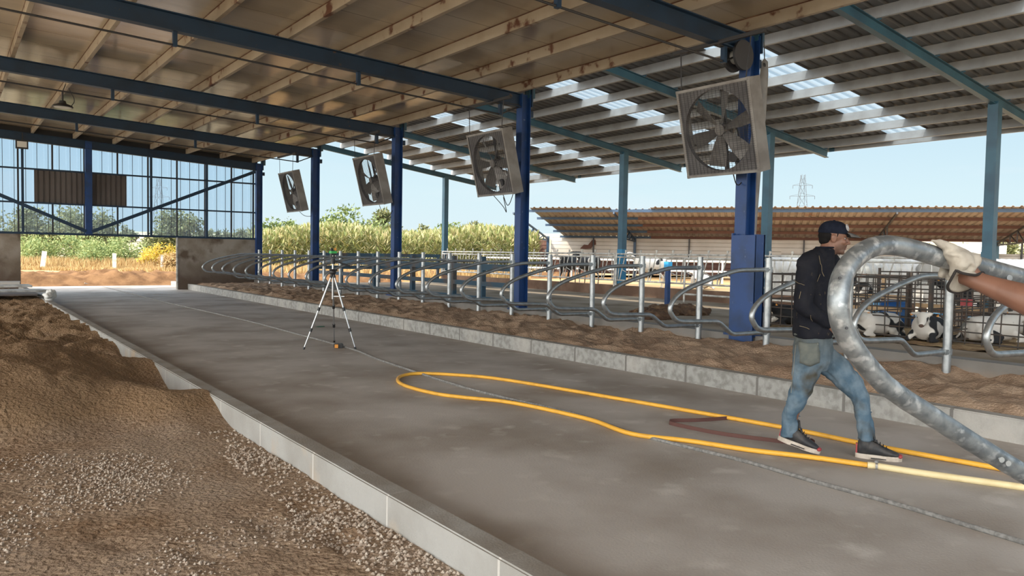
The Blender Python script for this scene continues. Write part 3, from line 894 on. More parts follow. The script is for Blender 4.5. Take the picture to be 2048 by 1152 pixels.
# ================================================================== FANS
def make_fan():
    t = thing('barn_fan', '', 'fan', (0, 0, 0), 'fans hung along the eave')
    W = 1.26; h = W / 2; dep = 0.22; R = 0.565
    n = 48
    b = MB()                                   # front plate with the round opening, facing -x
    ring = [Vector((0, R * math.cos(2 * math.pi * k / n), R * math.sin(2 * math.pi * k / n))) for k in range(n)]
    sq = []
    for k in range(n):
        a = 2 * math.pi * k / n
        c, s = math.cos(a), math.sin(a); m_ = max(abs(c), abs(s))
        sq.append(Vector((0, h * c / m_, h * s / m_)))
    vs = ring + sq + [v + Vector((0.07, 0, 0)) for v in ring]
    b.quads(vs, [(k, (k + 1) % n, n + (k + 1) % n, n + k) for k in range(n)] + [(k, (k + 1) % n, 2 * n + (k + 1) % n, 2 * n + k) for k in range(n)])
    o = b.build('front_plate', 'fan_front_shade', t); s_ = o.modifiers.new('s', 'SOLIDIFY'); s_.thickness = 0.006
    b = MB()
    for sy in (-1, 1):
        b.box((dep / 2, sy * h, 0), (dep, 0.014, W))
    for sz in (-1, 1):
        b.box((dep / 2, 0, sz * h), (dep, W, 0.014))
    for sy in (-1, 1):
        b.box((-0.006, sy * (h - 0.015), 0), (0.02, 0.04, W + 0.02)); b.box((-0.006, 0, sy * (h - 0.015)), (0.02, W + 0.02, 0.04))
    b.build('housing', 'fan_sheet', t)
    b = MB()
    for k in range(1, 42):
        z = -h + W * k / 42
        b.box((-0.014, 0, z), (0.004, W - 0.02, 0.0032))
    for k in range(1, 20):
        y = -h + W * k / 20
        b.box((-0.010, y, 0), (0.004, 0.0034, W - 0.02))
    b.build('guard', 'dark_steel', t)
    for q in range(6):
        a0 = q * math.pi / 3 + 0.28
        b = MB()
        M = Matrix.Rotation(a0, 4, 'X')
        secs = [(0.07, 0.045, 0.85), (0.2, 0.08, 0.72), (0.36, 0.11, 0.60), (0.53, 0.12, 0.50)]
        f, g = [], []
        for r_, w_, tw in secs:
            for sgn, arr in ((-1, f), (1, g)):
                arr.append(M @ Vector((0.10 + sgn * w_ * math.sin(tw), sgn * w_ * math.cos(tw), r_)))
        vs = f + g
        b.quads(vs, [(i, i + 1, 5 + i, 4 + i) for i in range(3)])
        o = b.build('blade', 'fan_blade', t); s_ = o.modifiers.new('s', 'SOLIDIFY'); s_.thickness = 0.006
    b = MB(); b.tube([(0.05, 0, 0), (0.22, 0, 0)], 0.08, 20); b.tube([(0.20, 0, 0), (0.23, 0, 0)], 0.13, 24); b.build('hub', 'fan_blade', t, True)
    b = MB(); b.bar((0.20, 0.07, -h), (0.20, 0.03, 0.02), 0.06, 0.04); b.bar((0.20, -0.14, -h), (0.20, -0.03, 0.02), 0.05, 0.04); b.bar((0.21, 0, h), (0.21, 0, 0), 0.045, 0.03)
    b.build('bearing_support', 'dark_steel', t)
    b = MB(); b.tube([(0.06, -0.16, -0.40), (0.26, -0.16, -0.40)], 0.075, 16); b.box((0.18, -0.24, -0.40), (0.1, 0.1, 0.1)); b.build('motor', 'dark_steel', t, True)
    b = MB(); b.bar((0.235, 0.12, 0.02), (0.235, -0.10, -0.42), 0.012, 0.012); b.bar((0.235, -0.15, 0.0), (0.235, -0.22, -0.40), 0.012, 0.012); b.build('drive_belt', 'black_plastic', t)
    return t


TILT = -14.0
fan0 = make_fan()
for ch in list(fan0.children):
    pass
fspots = [(8.76, 7.13, 3.24), (8.76, 12.75, 3.24), (8.76, 18.24, 3.27), (8.76, 23.86, 3.29)]
fl = ['big square grey fan hanging in front of the boxed blue column, nearest of the four', 'square grey fan with a loose drooping cable, second nearest of the four',
      'square grey fan hanging left of the third blue column, narrow from here', 'smallest square grey fan in the picture, nearest the clear end wall']
M = Matrix.Rotation(rad(TILT), 4, 'Y')
for k, p in enumerate(fspots):
    o = fan0 if k == 0 else copy_tree(fan0)
    o.location = p
    o.rotation_euler = (0, rad(TILT), 0)
    o['label'] = fl[k]
    for ch in o.children:                     # each fan stopped at its own blade angle
        if ch.name.startswith('blade'):
            ch.rotation_euler = (rad([0, 17, 41, 28][k]), 0, 0)
for k, p in enumerate(fspots):
    o = [x for x in COL.objects if x.get('label') == fl[k]][0]
    Mw = Matrix.Translation(p) @ M
    bpy.context.view_layer.update()
    xa = 8.62
    zt = 4.42
    b = MB(); b.bar((xa, p[1] - 0.85, zt), (xa, p[1] + 0.72, zt), 0.05, 0.05); b.bar((xa, BAY[k + 1], zt), (9.3, BAY[k + 1], zt), 0.05, 0.05)
    b.build('hanger_bar', 'dark_steel', o)
    for sy in (-1, 1):
        top = Vector((xa, p[1] + sy * 0.58 - (0.0 if sy > 0 else 0.05), zt)); bot = Mw @ Vector((0.02, sy * 0.56, 0.62))
        b = MB()
        L = (top - bot).length; nl = int(L / 0.035)
        for i in range(nl):
            c = bot.lerp(top, (i + 0.5) / nl)
            ax = Vector((1, 0, 0)) if i % 2 else Vector((0, 1, 0))
            b.bar(c - Vector((0, 0, 0.021)), c + Vector((0, 0, 0.021)), 0.017 if i % 2 else 0.007, 0.007 if i % 2 else 0.017, ax)
        b.build('chain', 'dark_steel', o)
    lo = Mw @ Vector((0.1, -0.1, -0.62)); hi = Vector((9.30, BAY[k + 1], 2.55 if k != 1 else 3.2))
    dr = [0.10, 0.42, 0.28, 0.08][k]
    b = MB(); b.tube(smooth_path([lo, lo.lerp(hi, 0.35) - Vector((0, 0, dr)), lo.lerp(hi, 0.7) - Vector((0, 0, dr * 0.8)), hi], 6), 0.008, 6); b.build('power_cable', 'cable_black', o)
    if k == 1:
        lo2 = Mw @ Vector((0.1, 0.25, -0.62))
        b = MB(); b.tube(smooth_path([lo2, lo2 + Vector((0.05, -0.3, -0.25)), lo2 + Vector((0.1, -0.35, -0.36)), lo2 + Vector((0.2, -0.1, -0.05))], 6), 0.008, 6); b.build('power_cable', 'cable_black', o)

# dark drum under the first beam and the grey roll hanging beside the boxed column
t = thing('winch_drum', 'round dark drum under the roof beam, above the nearest fan', 'winch', (9.1, 7.12, 4.28))
b = MB(); b.tube([(9.12, 6.98, 4.32), (9.12, 7.02, 4.32)], 0.21, 28); b.tube([(9.12, 7.16, 4.32), (9.12, 7.20, 4.32)], 0.21, 28); b.build('flange', 'dark_steel', t, True)
b = MB(); b.tube([(9.12, 7.02, 4.32), (9.12, 7.16, 4.32)], 0.10, 20); b.build('core', 'galv_old', t, True)
t = thing('rolled_curtain', 'long grey rolled curtain hanging beside the boxed blue column behind the nearest fan', 'curtain', (9.75, 6.8, 2))
b = MB(); b.loft([(P(1529, 118, 11.7), cr * 0.012, cf * 0.012), (P(1529, 124, 11.7), cr * 0.05, cf * 0.05), (P(1528, 150, 11.7), cr * 0.064, cf * 0.06), (P(1524, 230, 11.7), cr * 0.058, cf * 0.055), (P(1516, 330, 11.7), cr * 0.05, cf * 0.05), (P(1508, 470, 11.7), cr * 0.03, cf * 0.03)], 16)
b.build('roll', 'fan_sheet', t, True)
b = MB(); b.tube([P(1529, 118, 11.7), P(1528, 70, 11.6)], 0.008, 6); b.bar(P(1528, 128, 11.68), (9.62, 7.0, 4.25), 0.03, 0.03); b.bar(P(1524, 240, 11.68), (9.62, 7.0, 3.45), 0.03, 0.03); b.build('bracket', 'cable_black', t)

# lamps
t = thing('highbay_lamp', 'dark disc lamp hanging from a cream purlin at upper left', 'lamp', (2.13, 20, 4.6))
b = MB(); b.tube([(2.13, 20, 4.555), (2.13, 20, 4.57), (2.13, 20, 4.60), (2.13, 20, 4.64), (2.13, 20, 4.70)], [0.20, 0.215, 0.19, 0.08, 0.06], 24); b.build('shade', 'dark_steel', t, True)
b = MB(); b.tube([(2.13, 20, 4.552), (2.13, 20, 4.557)], 0.18, 24); b.build('lens', 'lamp_glass', t)
b = MB(); b.tube([(2.13, 20, 4.70), (2.13, 20, 4.9)], 0.02, 8); b.tube([(2.13, 20, 4.9), (2.2, 20, 5.1)], 0.01, 6); b.build('hook', 'dark_steel', t)
b = MB(); b.tube(smooth_path([(2.3, 20, 4.60), (2.36, 20, 4.75), (2.25, 20, 5.0)], 6), 0.008, 6); b.build('flex', 'cable_black', t)
t = thing('floodlight', 'small square floodlight near the top of the clear end wall at the left', 'lamp', (1.93, 28.7, 4.6))
b = MB(); b.box((1.94, 28.72, 4.62), (0.34, 0.09, 0.27)); b.build('housing', 'dark_steel', t)
b = MB(); b.box((1.94, 28.667, 4.62), (0.26, 0.012, 0.18)); b.build('glass', 'lamp_glass', t)
b = MB(); b.box((1.96, 28.8, 4.82), (0.03, 0.03, 0.4)); b.build('bracket', 'dark_steel', t)

# ================================================================== ON THE LANE
# laser level on its tripod
apex = Vector((4.62, 10.80, 1.14))
t = thing('tripod', 'silver telescopic tripod standing alone on the concrete lane', 'tripod', (4.62, 10.8, 0))
for f in (PG(607, 699), PG(711, 699), PG(677, 689) + Vector((0.05, 0.28, 0))):
    r = MB(); lp = apex + (f - apex).normalized() * 0.05
    seg = [lp, lp.lerp(f, 0.46), lp.lerp(f, 0.74), f]
    r.tube([seg[0], seg[1]], 0.0145, 10); r.tube([seg[1], seg[2]], 0.0115, 10); r.tube([seg[2], seg[3]], 0.009, 10)
    leg = r.build('leg', 'aluminium', t, True)
    for q in (1, 2):
        k = MB(); d = (f - lp).normalized(); k.tube([seg[q] - d * 0.03, seg[q] + d * 0.025], 0.021, 10); k.build('clip', 'black_plastic', leg)
    k = MB(); k.tube([f + (lp - f).normalized() * 0.04, f], 0.016, 10); k.build('rubber_foot', 'black_plastic', leg)
    k = MB(); k.tube([apex, apex + (f - apex).normalized() * 0.09], 0.022, 10); k.build('leg_joint', 'black_plastic', leg)
b = MB(); b.tube([apex - Vector((0, 0, 0.40)), apex + Vector((0, 0, 0.13))], 0.013, 12); b.build('centre_column', 'aluminium', t, True)
b = MB(); b.ball(apex, (0.05, 0.05, 0.045)); b.tube([apex + Vector((0, 0, 0.12)), apex + Vector((0, 0, 0.20))], 0.032, 14); b.bar(apex + Vector((-0.05, 0, 0.03)), apex + Vector((0.07, 0, 0.03)), 0.03, 0.03); b.build('head', 'black_plastic', t, True)
b = MB(); b.tube([apex + Vector((0.02, 0, 0.17)), apex + Vector((0.26, -0.10, 0.08))], [0.009, 0.013], 10); b.build('pan_handle', 'black_plastic', t, True)
b = MB(); b.bar(apex + Vector((0, 0, -0.36)), apex + Vector((0.15, -0.08, -0.36)), 0.01, 0.012); b.build('brace', 'aluminium', t)
t = thing('laser_level', 'small green and black laser level on top of the tripod', 'laser level', apex + Vector((0, 0, 0.20)))
c = apex + Vector((0, 0, 0.27))
b = MB(); b.box(c, (0.075, 0.075, 0.11)); bmesh.ops.bevel(b.bm, geom=list(b.bm.edges), offset=0.008, segments=2, affect='EDGES'); b.build('body', 'black_plastic', t)
b = MB(); b.box(c + Vector((0, 0, 0.025)), (0.086, 0.086, 0.034)); b.build('green_band', 'laser_green', t)
for q in ((-0.03, -0.02), (0.028, -0.02), (0, 0.03)):
    b = MB(); b.box(c + Vector((q[0], q[1], 0.068)), (0.022, 0.022, 0.04)); b.build('turret', 'laser_orange' if q[0] > 0 else 'black_plastic', t)
b = MB(); b.ball(c + Vector((-0.02, -0.042, -0.03)), (0.010, 0.006, 0.010)); b.ball(c + Vector((0.02, -0.042, -0.03)), (0.009, 0.006, 0.009)); b.build('dial', 'lamp_glass', t)
p = PG(677, 696)
t = thing('measuring_tape', 'small black and orange case on the floor between the tripod feet', 'tape measure', p)
b = MB(); b.box(p + Vector((0, 0, 0.035)), (0.14, 0.08, 0.07), Matrix.Rotation(-0.5, 3, 'Z')); bmesh.ops.bevel(b.bm, geom=list(b.bm.edges), offset=0.012, segments=2, affect='EDGES'); b.build('case', 'black_plastic', t)
b = MB(); b.box(p + Vector((-0.045, -0.032, 0.035)), (0.05, 0.07, 0.05), Matrix.Rotation(-0.5, 3, 'Z')); b.build('orange_side', 'laser_orange', t)
b = MB(); b.loft([(PG(640, 654) + Vector((0, 0, 0.004)), (0.10, 0, 0), (0, 0.05, 0)), (PG(640, 654) + Vector((0.02, 0, 0.014)), (0.07, 0.01, 0), (0, 0.03, 0))], 11)
tag(b.build('rag', 'green_rag'), 'flat dark green scrap on the floor behind the tripod', 'rag')

# hose, rope and strap
hz = 0.021
hp = [PG(*q, z=hz) for q in [(1735, 930), (1620, 914), (1500, 900), (1380, 882), (1265, 868), (1190, 842), (1130, 827), (1060, 812), (1000, 802), (930, 795), (870, 787), (815, 773), (796, 762), (803, 752), (836, 747), (900, 749), (1000, 758), (1200, 791), (1450, 834), (1600, 861), (1720, 886), (1860, 912), (2010, 939), (2120, 962)]]
t = thing('hose', 'yellow hose doubled back in a long loop on the lane, by the walking man', 'hose', hp[6])
b = MB(); b.tube(smooth_path(hp, 7), 0.019, 12); b.build('yellow_length', 'yellow_hose', t, True)
b = MB(); b.tube(smooth_path([hp[0], PG(1760, 933, hz), PG(1850, 947, hz), PG(2048, 975, hz), PG(2150, 992, hz)], 6), 0.023, 12); b.build('cream_length', 'cream_hose', t, True)
d = (PG(1760, 933, hz) - hp[0]).normalized()
b = MB(); b.tube([hp[0] + d * 0.05, hp[0] + d * 0.065], 0.029, 14); b.box(hp[0] + d * 0.058 + Vector((0, 0, 0.03)), (0.02, 0.02, 0.015)); b.build('hose_clip', 'aluminium', t)
rp_ = [PG(*q, z=0.012) for q in [(2120, 1108), (2048, 1085), (1800, 1010), (1640, 966), (1500, 925), (1380, 895), (1265, 866), (1150, 828), (1000, 793), (900, 766), (760, 720), (700, 697), (580, 664), (480, 638), (330, 604), (205, 573)]]
b = MB(); b.tube(smooth_path(rp_, 8), 0.0145, 10); tag(b.build('rope', 'rope_grey', None, True), 'grey rope running straight down the middle of the lane to the far doorway', 'rope')
sp = smooth_path([PG(*q, z=0.017) for q in [(1456, 836), (1400, 840), (1348, 841), (1339, 844), (1350, 849), (1440, 867), (1555, 882), (1604, 888), (1622, 891), (1630, 886), (1622, 881), (1612, 885), (1612, 896)]], 6)
vs, fs = [], []
for p in sp:
    vs += [(p.x, p.y, 0.002), (p.x, p.y, 0.034)]
b = MB(); b.quads(vs, [(2 * i, 2 * i + 2, 2 * i + 3, 2 * i + 1) for i in range(len(sp) - 1)])
o = b.build('strap', 'strap_brown'); s_ = o.modifiers.new('s', 'SOLIDIFY'); s_.thickness = 0.004
tag(o, 'dark red-brown flat strap folded on the lane beneath the walking man', 'strap')

# white bag on the kerb end, boards and tubes lying at the far left
b = MB()
for k in range(7):
    b.ball((1.93 + random.uniform(-.07, .07), 20.8 + random.uniform(-.12, .12), 0.26 + random.uniform(0, .09)), (0.09, 0.12, 0.05), Matrix.Rotation(random.random() * 3, 3, 'X'), 2)
tag(link_mesh('plastic_bag', fused(b, 0.015, 2, (9, 0.03, 1)), 'plastic_white'), 'crumpled white plastic bag on the far end of the left kerb', 'bag')
rows = [(1.45, 22.9, 0.30, 0.05, 'galv_old'), (1.25, 24.9, 0.34, 0.05, 'galv_old'), (1.05, 25.6, 0.40, 0.06, 'tin_white'), (1.15, 22.0, 0.27, 0.04, 'dark_sheet')]
nm = ['pale grey board lying across the sand just behind the white bag', 'grey board lying flat on the sand at far left, middle one of the heap', 'topmost pale board of the heap at the foot of the left end wall', 'dark board lying on the sand at far left, nearest of the heap']
for (x, y, z, th, m_), w in zip(rows, nm):
    b = MB(); b.box((x - 0.6, y, z + 0.02), (2.4, 0.9, th), Matrix.Rotation(0.06 * (x - 1.2) * 9, 3, 'Z')); tag(b.build('board', m_), w, 'board', 'boards stacked at the far left')
# broken bits on the far floor edge
for q, w in (((182, 571), 'pale splinter of board lying at the doorway left of the rope'), ((318, 569), 'pale splinter of board lying at the doorway by the right kerb')):
    p = PG(*q); b = MB(); b.box(p + Vector((0, 0, 0.03)), (0.45, 0.12, 0.03), Matrix.Rotation(0.3, 3, 'Y')); tag(b.build('board_scrap', 'galv_old'), w, 'scrap')
t = None

# carried divider pipe, close to the camera
cp = [(2150, 583, 2.55), (2060, 560, 2.46), (1990, 541, 2.42), (1945, 529, 2.39), (1895, 519, 2.36), (1845, 504, 2.33), (1800, 493, 2.31), (1760, 491, 2.28), (1727, 503, 2.24), (1700, 527, 2.20), (1683, 558, 2.17), (1677, 596, 2.15), (1679, 632, 2.15), (1689, 664, 2.16), (1708, 697, 2.17), (1735, 732, 2.19), (1768, 768, 2.21)]
path = smooth_path([P(*q) for q in cp], 5)
path += [P(1812, 800, 2.25), P(1860, 830, 2.28), P(1940, 882, 2.32), P(2010, 925, 2.36), P(2090, 972, 2.40), P(2170, 1020, 2.44)]
t = thing('carried_divider', 'big bent galvanised pipe carried in front of the walking man, held by the gloved hand', 'pipe', P(1700, 640, 2.2))
b = MB(); b.tube(path, 0.0295, 20); b.build('tube', 'galv_new', t, True)
for q in ((1990, 915, 2.33), (2003, 922, 2.335)):
    c = P(*q) - cf * 0.0 + cd * 0.0
    b = MB(); b.tube([c - cf * 0.028, c - cf * 0.033], 0.0085, 14); b.build('plug', 'galvanised', t)
for q, dd in (((1671, 556), 2.165), ((1684, 655), 2.155)):
    c = P(q[0], q[1], dd); b = MB(); b.tube([c - cf * 0.026, c - cf * 0.0315], 0.004, 10); b.build('drill_hole', 'dark_steel', t)
c = P(2006, 556, 2.43); b = MB(); b.tube([c - cf * 0.025, c - cf * 0.033], 0.009, 12); b.build('plug', 'galvanised', t)

# ================================================================== BEYOND THE LOW WALL
# blue rail fence in the alley
t = thing('rail_fence', 'dark blue two-rail fence along the alley behind the cubicles, towards the far end', 'fence', (11.4, 22, 0.2))
for z, h_ in ((1.10, 0.17), (0.66, 0.12), (0.30, 0.05)):
    b = MB(); b.box((11.4, 22.1, z), (0.07, 13.6, h_)); b.build('rail', 'fence_blue', t)
for y in (15.4, 16.9, 18.35, 20.7, 23.3, 26.0, 28.7):
    b = MB(); b.box((11.43, y, 0.76), (0.12, 0.14, 1.24)); b.build('post', 'fence_blue', t)
t = thing('field_gate', 'blue and rust rail gate across the far open end of the alley', 'gate', (14.3, 28.7, 0.2))
for z in (0.82, 1.32):
    b = MB(); b.box((14.3, 28.75, z), (5.8, 0.06, 0.14)); b.build('rail', 'fence_blue', t)
for x in (11.5, 14.3, 17.1):
    b = MB(); b.box((x, 28.75, 0.78), (0.1, 0.1, 1.2)); b.build('post', 'fence_blue', t)

# headlock barrier on the feed kerb
def make_headlock():
    t = thing('headlock_panel', '', 'feed barrier', (0, 0, 0), 'headlock panels of the feed barrier')
    L = 5.30
    for z in (1.50, 1.40, 0.66):
        b = MB(); b.tube([(0, 0, z), (0, L, z)], 0.026, 8); b.build('rail', 'galv_old', t)
    for k in range(8):
        y = 0.10 + k * 0.66
        b = MB()
        b.tube([(0, y, 0.66), (0, y + 0.02, 1.40)], 0.018, 8)
        b.tube([(0, y + 0.42, 0.66), (0, y + 0.20, 1.40), (0, y + 0.16, 1.60)], 0.018, 8)
        b.tube([(0, y + 0.42, 1.40), (0, y + 0.50, 0.66)], 0.018, 8)
        b.box((0, y + 0.16, 1.60), (0.03, 0.06, 0.06))
        b.tube([(0, y + 0.05, 0.90), (0, y + 0.3, 1.0)], 0.013, 6)
        b.build('headlock', 'galv_old', t)
    for y in (0, L):
        b = MB(); b.tube([(0, y, 0.45), (0, y, 1.52)], 0.035, 10); b.build('end_post', 'galv_old', t)
    return t


hl0 = make_headlock()
names = ['headlock panel of the feed barrier behind the boxed blue column', 'headlock panel of the feed barrier behind the short light blue post', 'headlock panel of the feed barrier right of the second blue column',
         'headlock panel of the feed barrier at the far end, against the reeds']
for k, y in enumerate((7.4, 12.72, 18.1, 23.5)):
    o = hl0 if k == 0 else copy_tree(hl0)
    o.location = (17.36, y, 0.02); o['label'] = names[k]
t = thing('pipe_gate', 'low rectangular pipe gate standing in front of the feed barrier', 'gate', (16.6, 12, 0.2))
b = MB(); b.tube(round_path([(16.6, 14.5, 1.42), (16.6, 14.5, 0.42), (16.6, 9.4, 0.42), (16.6, 9.4, 1.42)], 0.05), 0.028, 8); b.build('frame', 'galv_old', t, True)
for y in (14.5, 9.4):
    b = MB(); b.tube([(16.6, y, 0.18), (16.6, y, 0.46)], 0.028, 8); b.build('foot', 'galv_old', t)
p = PG(1334, 617, 0.2)
t = thing('stub_post', 'short bright blue post with a light blue cap standing by the manure heap', 'post', p)
b = MB(); b.box(p + Vector((0, 0, 0.5)), (0.095, 0.095, 1.02)); b.build('shaft', 'column_blue', t)
b = MB(); b.box(p + Vector((0.0, 0, 1.06)), (0.14, 0.14, 0.15)); b.build('cap', 'sky_blue', t)
b = MB()
for k in range(16):
    q = PG(1340 + random.gauss(0, 26), 626 + random.gauss(0, 5), 0.2)
    b.ball(q + Vector((0, 0, 0.02)), (0.38, 0.38, 0.07 + 0.07 * random.random()), None, 2)
tag(link_mesh('manure_heap', fused(b, 0.03, 1, (7, 0.09, 1)), 'manure'), 'low dark heap of manure and straw at the foot of the light blue capped post', 'heap', kind='stuff')


# wire pens for the calves
def panel(name_, label_, p0, p1, hgt, nv, nh, heavy=0.028, lean=0.0):
    p0, p1 = Vector(p0), Vector(p1)
    d = (p1 - p0)
    t = thing('pen_panel', label_, 'pen panel', p0, 'steel mesh panels of the calf pens')
    b = MB()
    for k in range(nh):
        z = hgt * (0.08 + 0.90 * k / (nh - 1))
        b.tube([p0 + Vector((0, 0, z)), p1 + Vector((0, 0, z + random.uniform(-.012, .012)))], 0.0135 if k in (0, nh - 1) else 0.010, 6)
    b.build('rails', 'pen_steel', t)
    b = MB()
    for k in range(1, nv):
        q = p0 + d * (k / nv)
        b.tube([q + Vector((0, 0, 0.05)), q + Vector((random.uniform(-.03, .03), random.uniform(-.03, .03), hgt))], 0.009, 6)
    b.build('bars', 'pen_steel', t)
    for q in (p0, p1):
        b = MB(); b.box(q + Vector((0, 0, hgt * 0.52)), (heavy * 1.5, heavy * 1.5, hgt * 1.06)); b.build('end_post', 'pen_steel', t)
    return t


PY = [8.50, 7.05, 5.62, 5.40, 3.95, 2.50, 1.05]
fr = [('front', 0, 1, 'leftmost, left of the walking man'), ('front', 1, 2, 'second from the left, seen inside the carried pipe'), ('front', 3, 4, 'third from the left, under the gloved hand'), ('front', 4, 5, 'fourth from the left, under the bare arm'), ('front', 5, 6, 'cut by the right edge')]
for nm_, a, c_, w in fr:
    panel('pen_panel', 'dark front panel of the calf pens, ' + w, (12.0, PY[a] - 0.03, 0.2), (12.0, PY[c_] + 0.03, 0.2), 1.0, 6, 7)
dv = ['leftmost partition', 'second partition from the left', 'third from the left', 'fourth partition', 'fifth partition', 'partition nearest the right edge']
for y, w in zip((8.5, 7.05, 5.66, 5.36, 3.95, 2.5), dv):
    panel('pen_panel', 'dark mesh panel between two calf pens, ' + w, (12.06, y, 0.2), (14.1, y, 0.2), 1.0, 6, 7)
for a, c_, w in ((0, 1, 'leftmost'), (1, 2, 'second from the left'), (3, 4, 'third from the left'), (4, 5, 'fourth from the left'), (5, 6, 'last on the right')):
    panel('pen_panel', 'dark mesh panel behind the first pen row, ' + w, (14.16, PY[a] - 0.03, 0.2), (14.16, PY[c_] + 0.03, 0.2), 1.0, 7, 7)
for k, y in enumerate((8.3, 6.7, 5.1, 3.5)):
    panel('pen_panel', 'dark mesh panel fronting the second pen row, ' + ORD[k] + ' from the left', (15.4, y - 0.02, 0.2), (15.4, y - 1.56, 0.2), 1.05, 8, 7)
for k, (p0, p1, w) in enumerate([((14.11, 8.4, 0.55), (14.11, 7.15, 0.55), 'low pale timber rail in the pen left of the walking man'), ((14.21, 8.4, 0.78), (14.21, 7.1, 0.78), 'upper pale timber rail in the pen left of the walking man'),
                                 ((14.21, 6.95, 0.66), (14.21, 5.72, 0.64), 'pale timber rail behind the blue barrels'), ((14.21, 5.3, 0.66), (14.21, 2.55, 0.62), 'pale timber rail behind the pen under the bare arm'),
                                 ((15.36, 6.65, 1.0), (15.36, 5.2, 1.02), 'pale timber rail along the second pen row, inside the carried pipe')]):
    b = MB(); b.bar(p0, p1, 0.04, 0.07); tag(b.build('timber_rail', 'wood'), w, 'rail', 'timber rails among the pens')
for k, (x, y, w) in enumerate([(14.3, 8.25, 'leftmost pale timber stake in the pens'), (14.3, 7.6, 'pale timber stake left of the walking man, second from the left'), (14.5, 5.95, 'pale timber stake behind the blue barrel'), (14.5, 3.6, 'pale timber stake under the bare arm')]):
    b = MB(); b.box((x, y, 0.65), (0.06, 0.06, 0.95)); tag(b.build('timber_stake', 'wood'), w, 'stake', 'timber stakes among the pens')


def barrel(c, ax, L, r, m_, label_, cat='barrel'):
    t = thing('half_barrel', label_, cat, c, 'blue barrels and tubs in the pens')
    c, ax = Vector(c), Vector(ax).normalized()
    b = MB(); b.tube([c - ax * L / 2, c - ax * L * 0.46, c - ax * L * .2, c + ax * L * .2, c + ax * L * 0.46, c + ax * L / 2], [r * .9, r, r * 1.02, r * 1.02, r, r * .9], 20); b.build('drum', m_, t, True)
    b = MB()
    for s in (-.2, .2):
        b.tube([c + ax * L * s - ax * .012, c + ax * L * s + ax * .012], r * 1.06, 20)
    b.build('hoop', m_, t, True)


barrel(PG(1776, 655, .2) + Vector((0.2, 0, .25)), (0.5, -0.85, 0), 0.5, .25, 'barrel_blue', 'dark blue barrel lying on its side in the pen inside the carried pipe')
barrel(PG(1738, 650, .2) + Vector((0.3, 0, .22)), (1, 0, 0), 0.4, .2, 'trough_blue', 'small light blue tub half hidden behind the carried pipe')


def trough(c, s, label_, rz=0.0, m_='trough_blue'):
    t = thing('water_trough', label_, 'trough', c, 'blue troughs in the pens')
    c = Vector(c); M = Matrix.Rotation(rz, 3, 'Z'); b = MB()
    w, l, h_ = s
    for sx in (-1, 1):
        b.box(c + M @ Vector((sx * w / 2, 0, h_ / 2)), (0.03, l, h_), M)
        b.box(c + M @ Vector((0, sx * l / 2, h_ / 2)), (w, 0.03, h_), M)
    b.box(c + Vector((0, 0, 0.02)), (w, l, 0.03), M); b.build('basin', m_, t)
    b = MB()
    for sx in (-1, 1):
        b.box(c + M @ Vector((sx * w / 2, 0, h_)), (0.07, l + 0.07, 0.03), M); b.box(c + M @ Vector((0, sx * l / 2, h_)), (w + .07, 0.07, 0.03), M)
    b.build('rim', 'trough_blue', t)


trough(PG(1823, 655, .2), (0.35, 0.45, 0.24), 'dark blue trough with a light rim in the pen left of the near divider post', 0.2, 'barrel_blue')
trough(PG(1851, 655, .2), (0.35, 0.40, 0.26), 'pale blue trough in the pen just left of the near divider post', 0.1)
trough(PG(1966, 664, .2), (0.35, 0.45, 0.24), 'light blue trough in the pen below the bare arm', 0.3)
trough(PG(1568, 648, .2), (0.3, 0.3, 0.1), 'flat light blue tray in the pen left of the walking man', 0.5)
p = PG(1915, 600, 1.0)
b = MB(); b.box((12.03, 5.15, 0.86), (0.02, 0.16, 0.10)); tag(b.build('red_tag', 'shoe_red'), 'small red plate wired to the pens below the gloved wrist', 'plate')


# white calf hutches in the second row
def hutch(c, rz, label_, s=1.0):
    t = thing('calf_hutch', label_, 'calf hutch', c, 'white calf hutches behind the pens')
    c = Vector(c); M = Matrix.Rotation(rz, 3, 'Z')
    L, Wd, H = 2.0 * s, 1.25 * s, 1.35 * s
    b = MB()
    n = 14
    prof = []
    for k in range(n + 1):
        a = math.pi * k / n
        prof.append((-math.cos(a) * Wd / 2, (H * 0.62 + math.sin(a) * H * 0.38)))
    prof = [(-Wd * .55, 0.0)] + prof + [(Wd * .55, 0.0)]
    N = 22
    vs, fs = [], []
    for i in range(N + 1):
        y = L * (i / N - 0.5)
        g = 1.0 + (0.035 if i % 2 else 0.0)
        for x, z in prof:
            vs.append(c + M @ Vector((x * g, y, z * g)))
    m_ = len(prof)
    for i in range(N):
        for k in range(m_ - 1):
            fs.append((i * m_ + k, i * m_ + k + 1, (i + 1) * m_ + k + 1, (i + 1) * m_ + k))
    fs.append(tuple(N * m_ + k for k in range(m_)))
    b.quads(vs, fs)
    b.build('shell', 'hutch_white', t)
    b = MB(); b.box(c + M @ Vector((0, -L / 2 - 0.01, H * 0.42)), (Wd * 0.5, 0.02, H * 0.72), M); b.build('opening', 'black_plastic', t)


hs = [(1562, 24.5, 'white calf hutch left of the walking man'), (1735, 21.0, 'white calf hutch seen through the carried pipe, leftmost'), (1785, 21.5, 'white calf hutch seen through the carried pipe, middle one'), (1838, 21.5, 'white calf hutch seen through the carried pipe, right one'),
      (1925, 20.5, 'white calf hutch behind the gloved wrist'), (1985, 20.5, 'white calf hutch behind the bare arm'), (2045, 20.5, 'white calf hutch at the right edge, behind the pipe'), (1610, 25.5, 'white calf hutch mostly hidden behind the back of the walking man')]
for k, (px, d, w) in enumerate(hs):
    p = P(px, 560, d); hutch((p.x, p.y, 0.16), 0.9 + 0.25 * math.sin(k * 2.1), w)

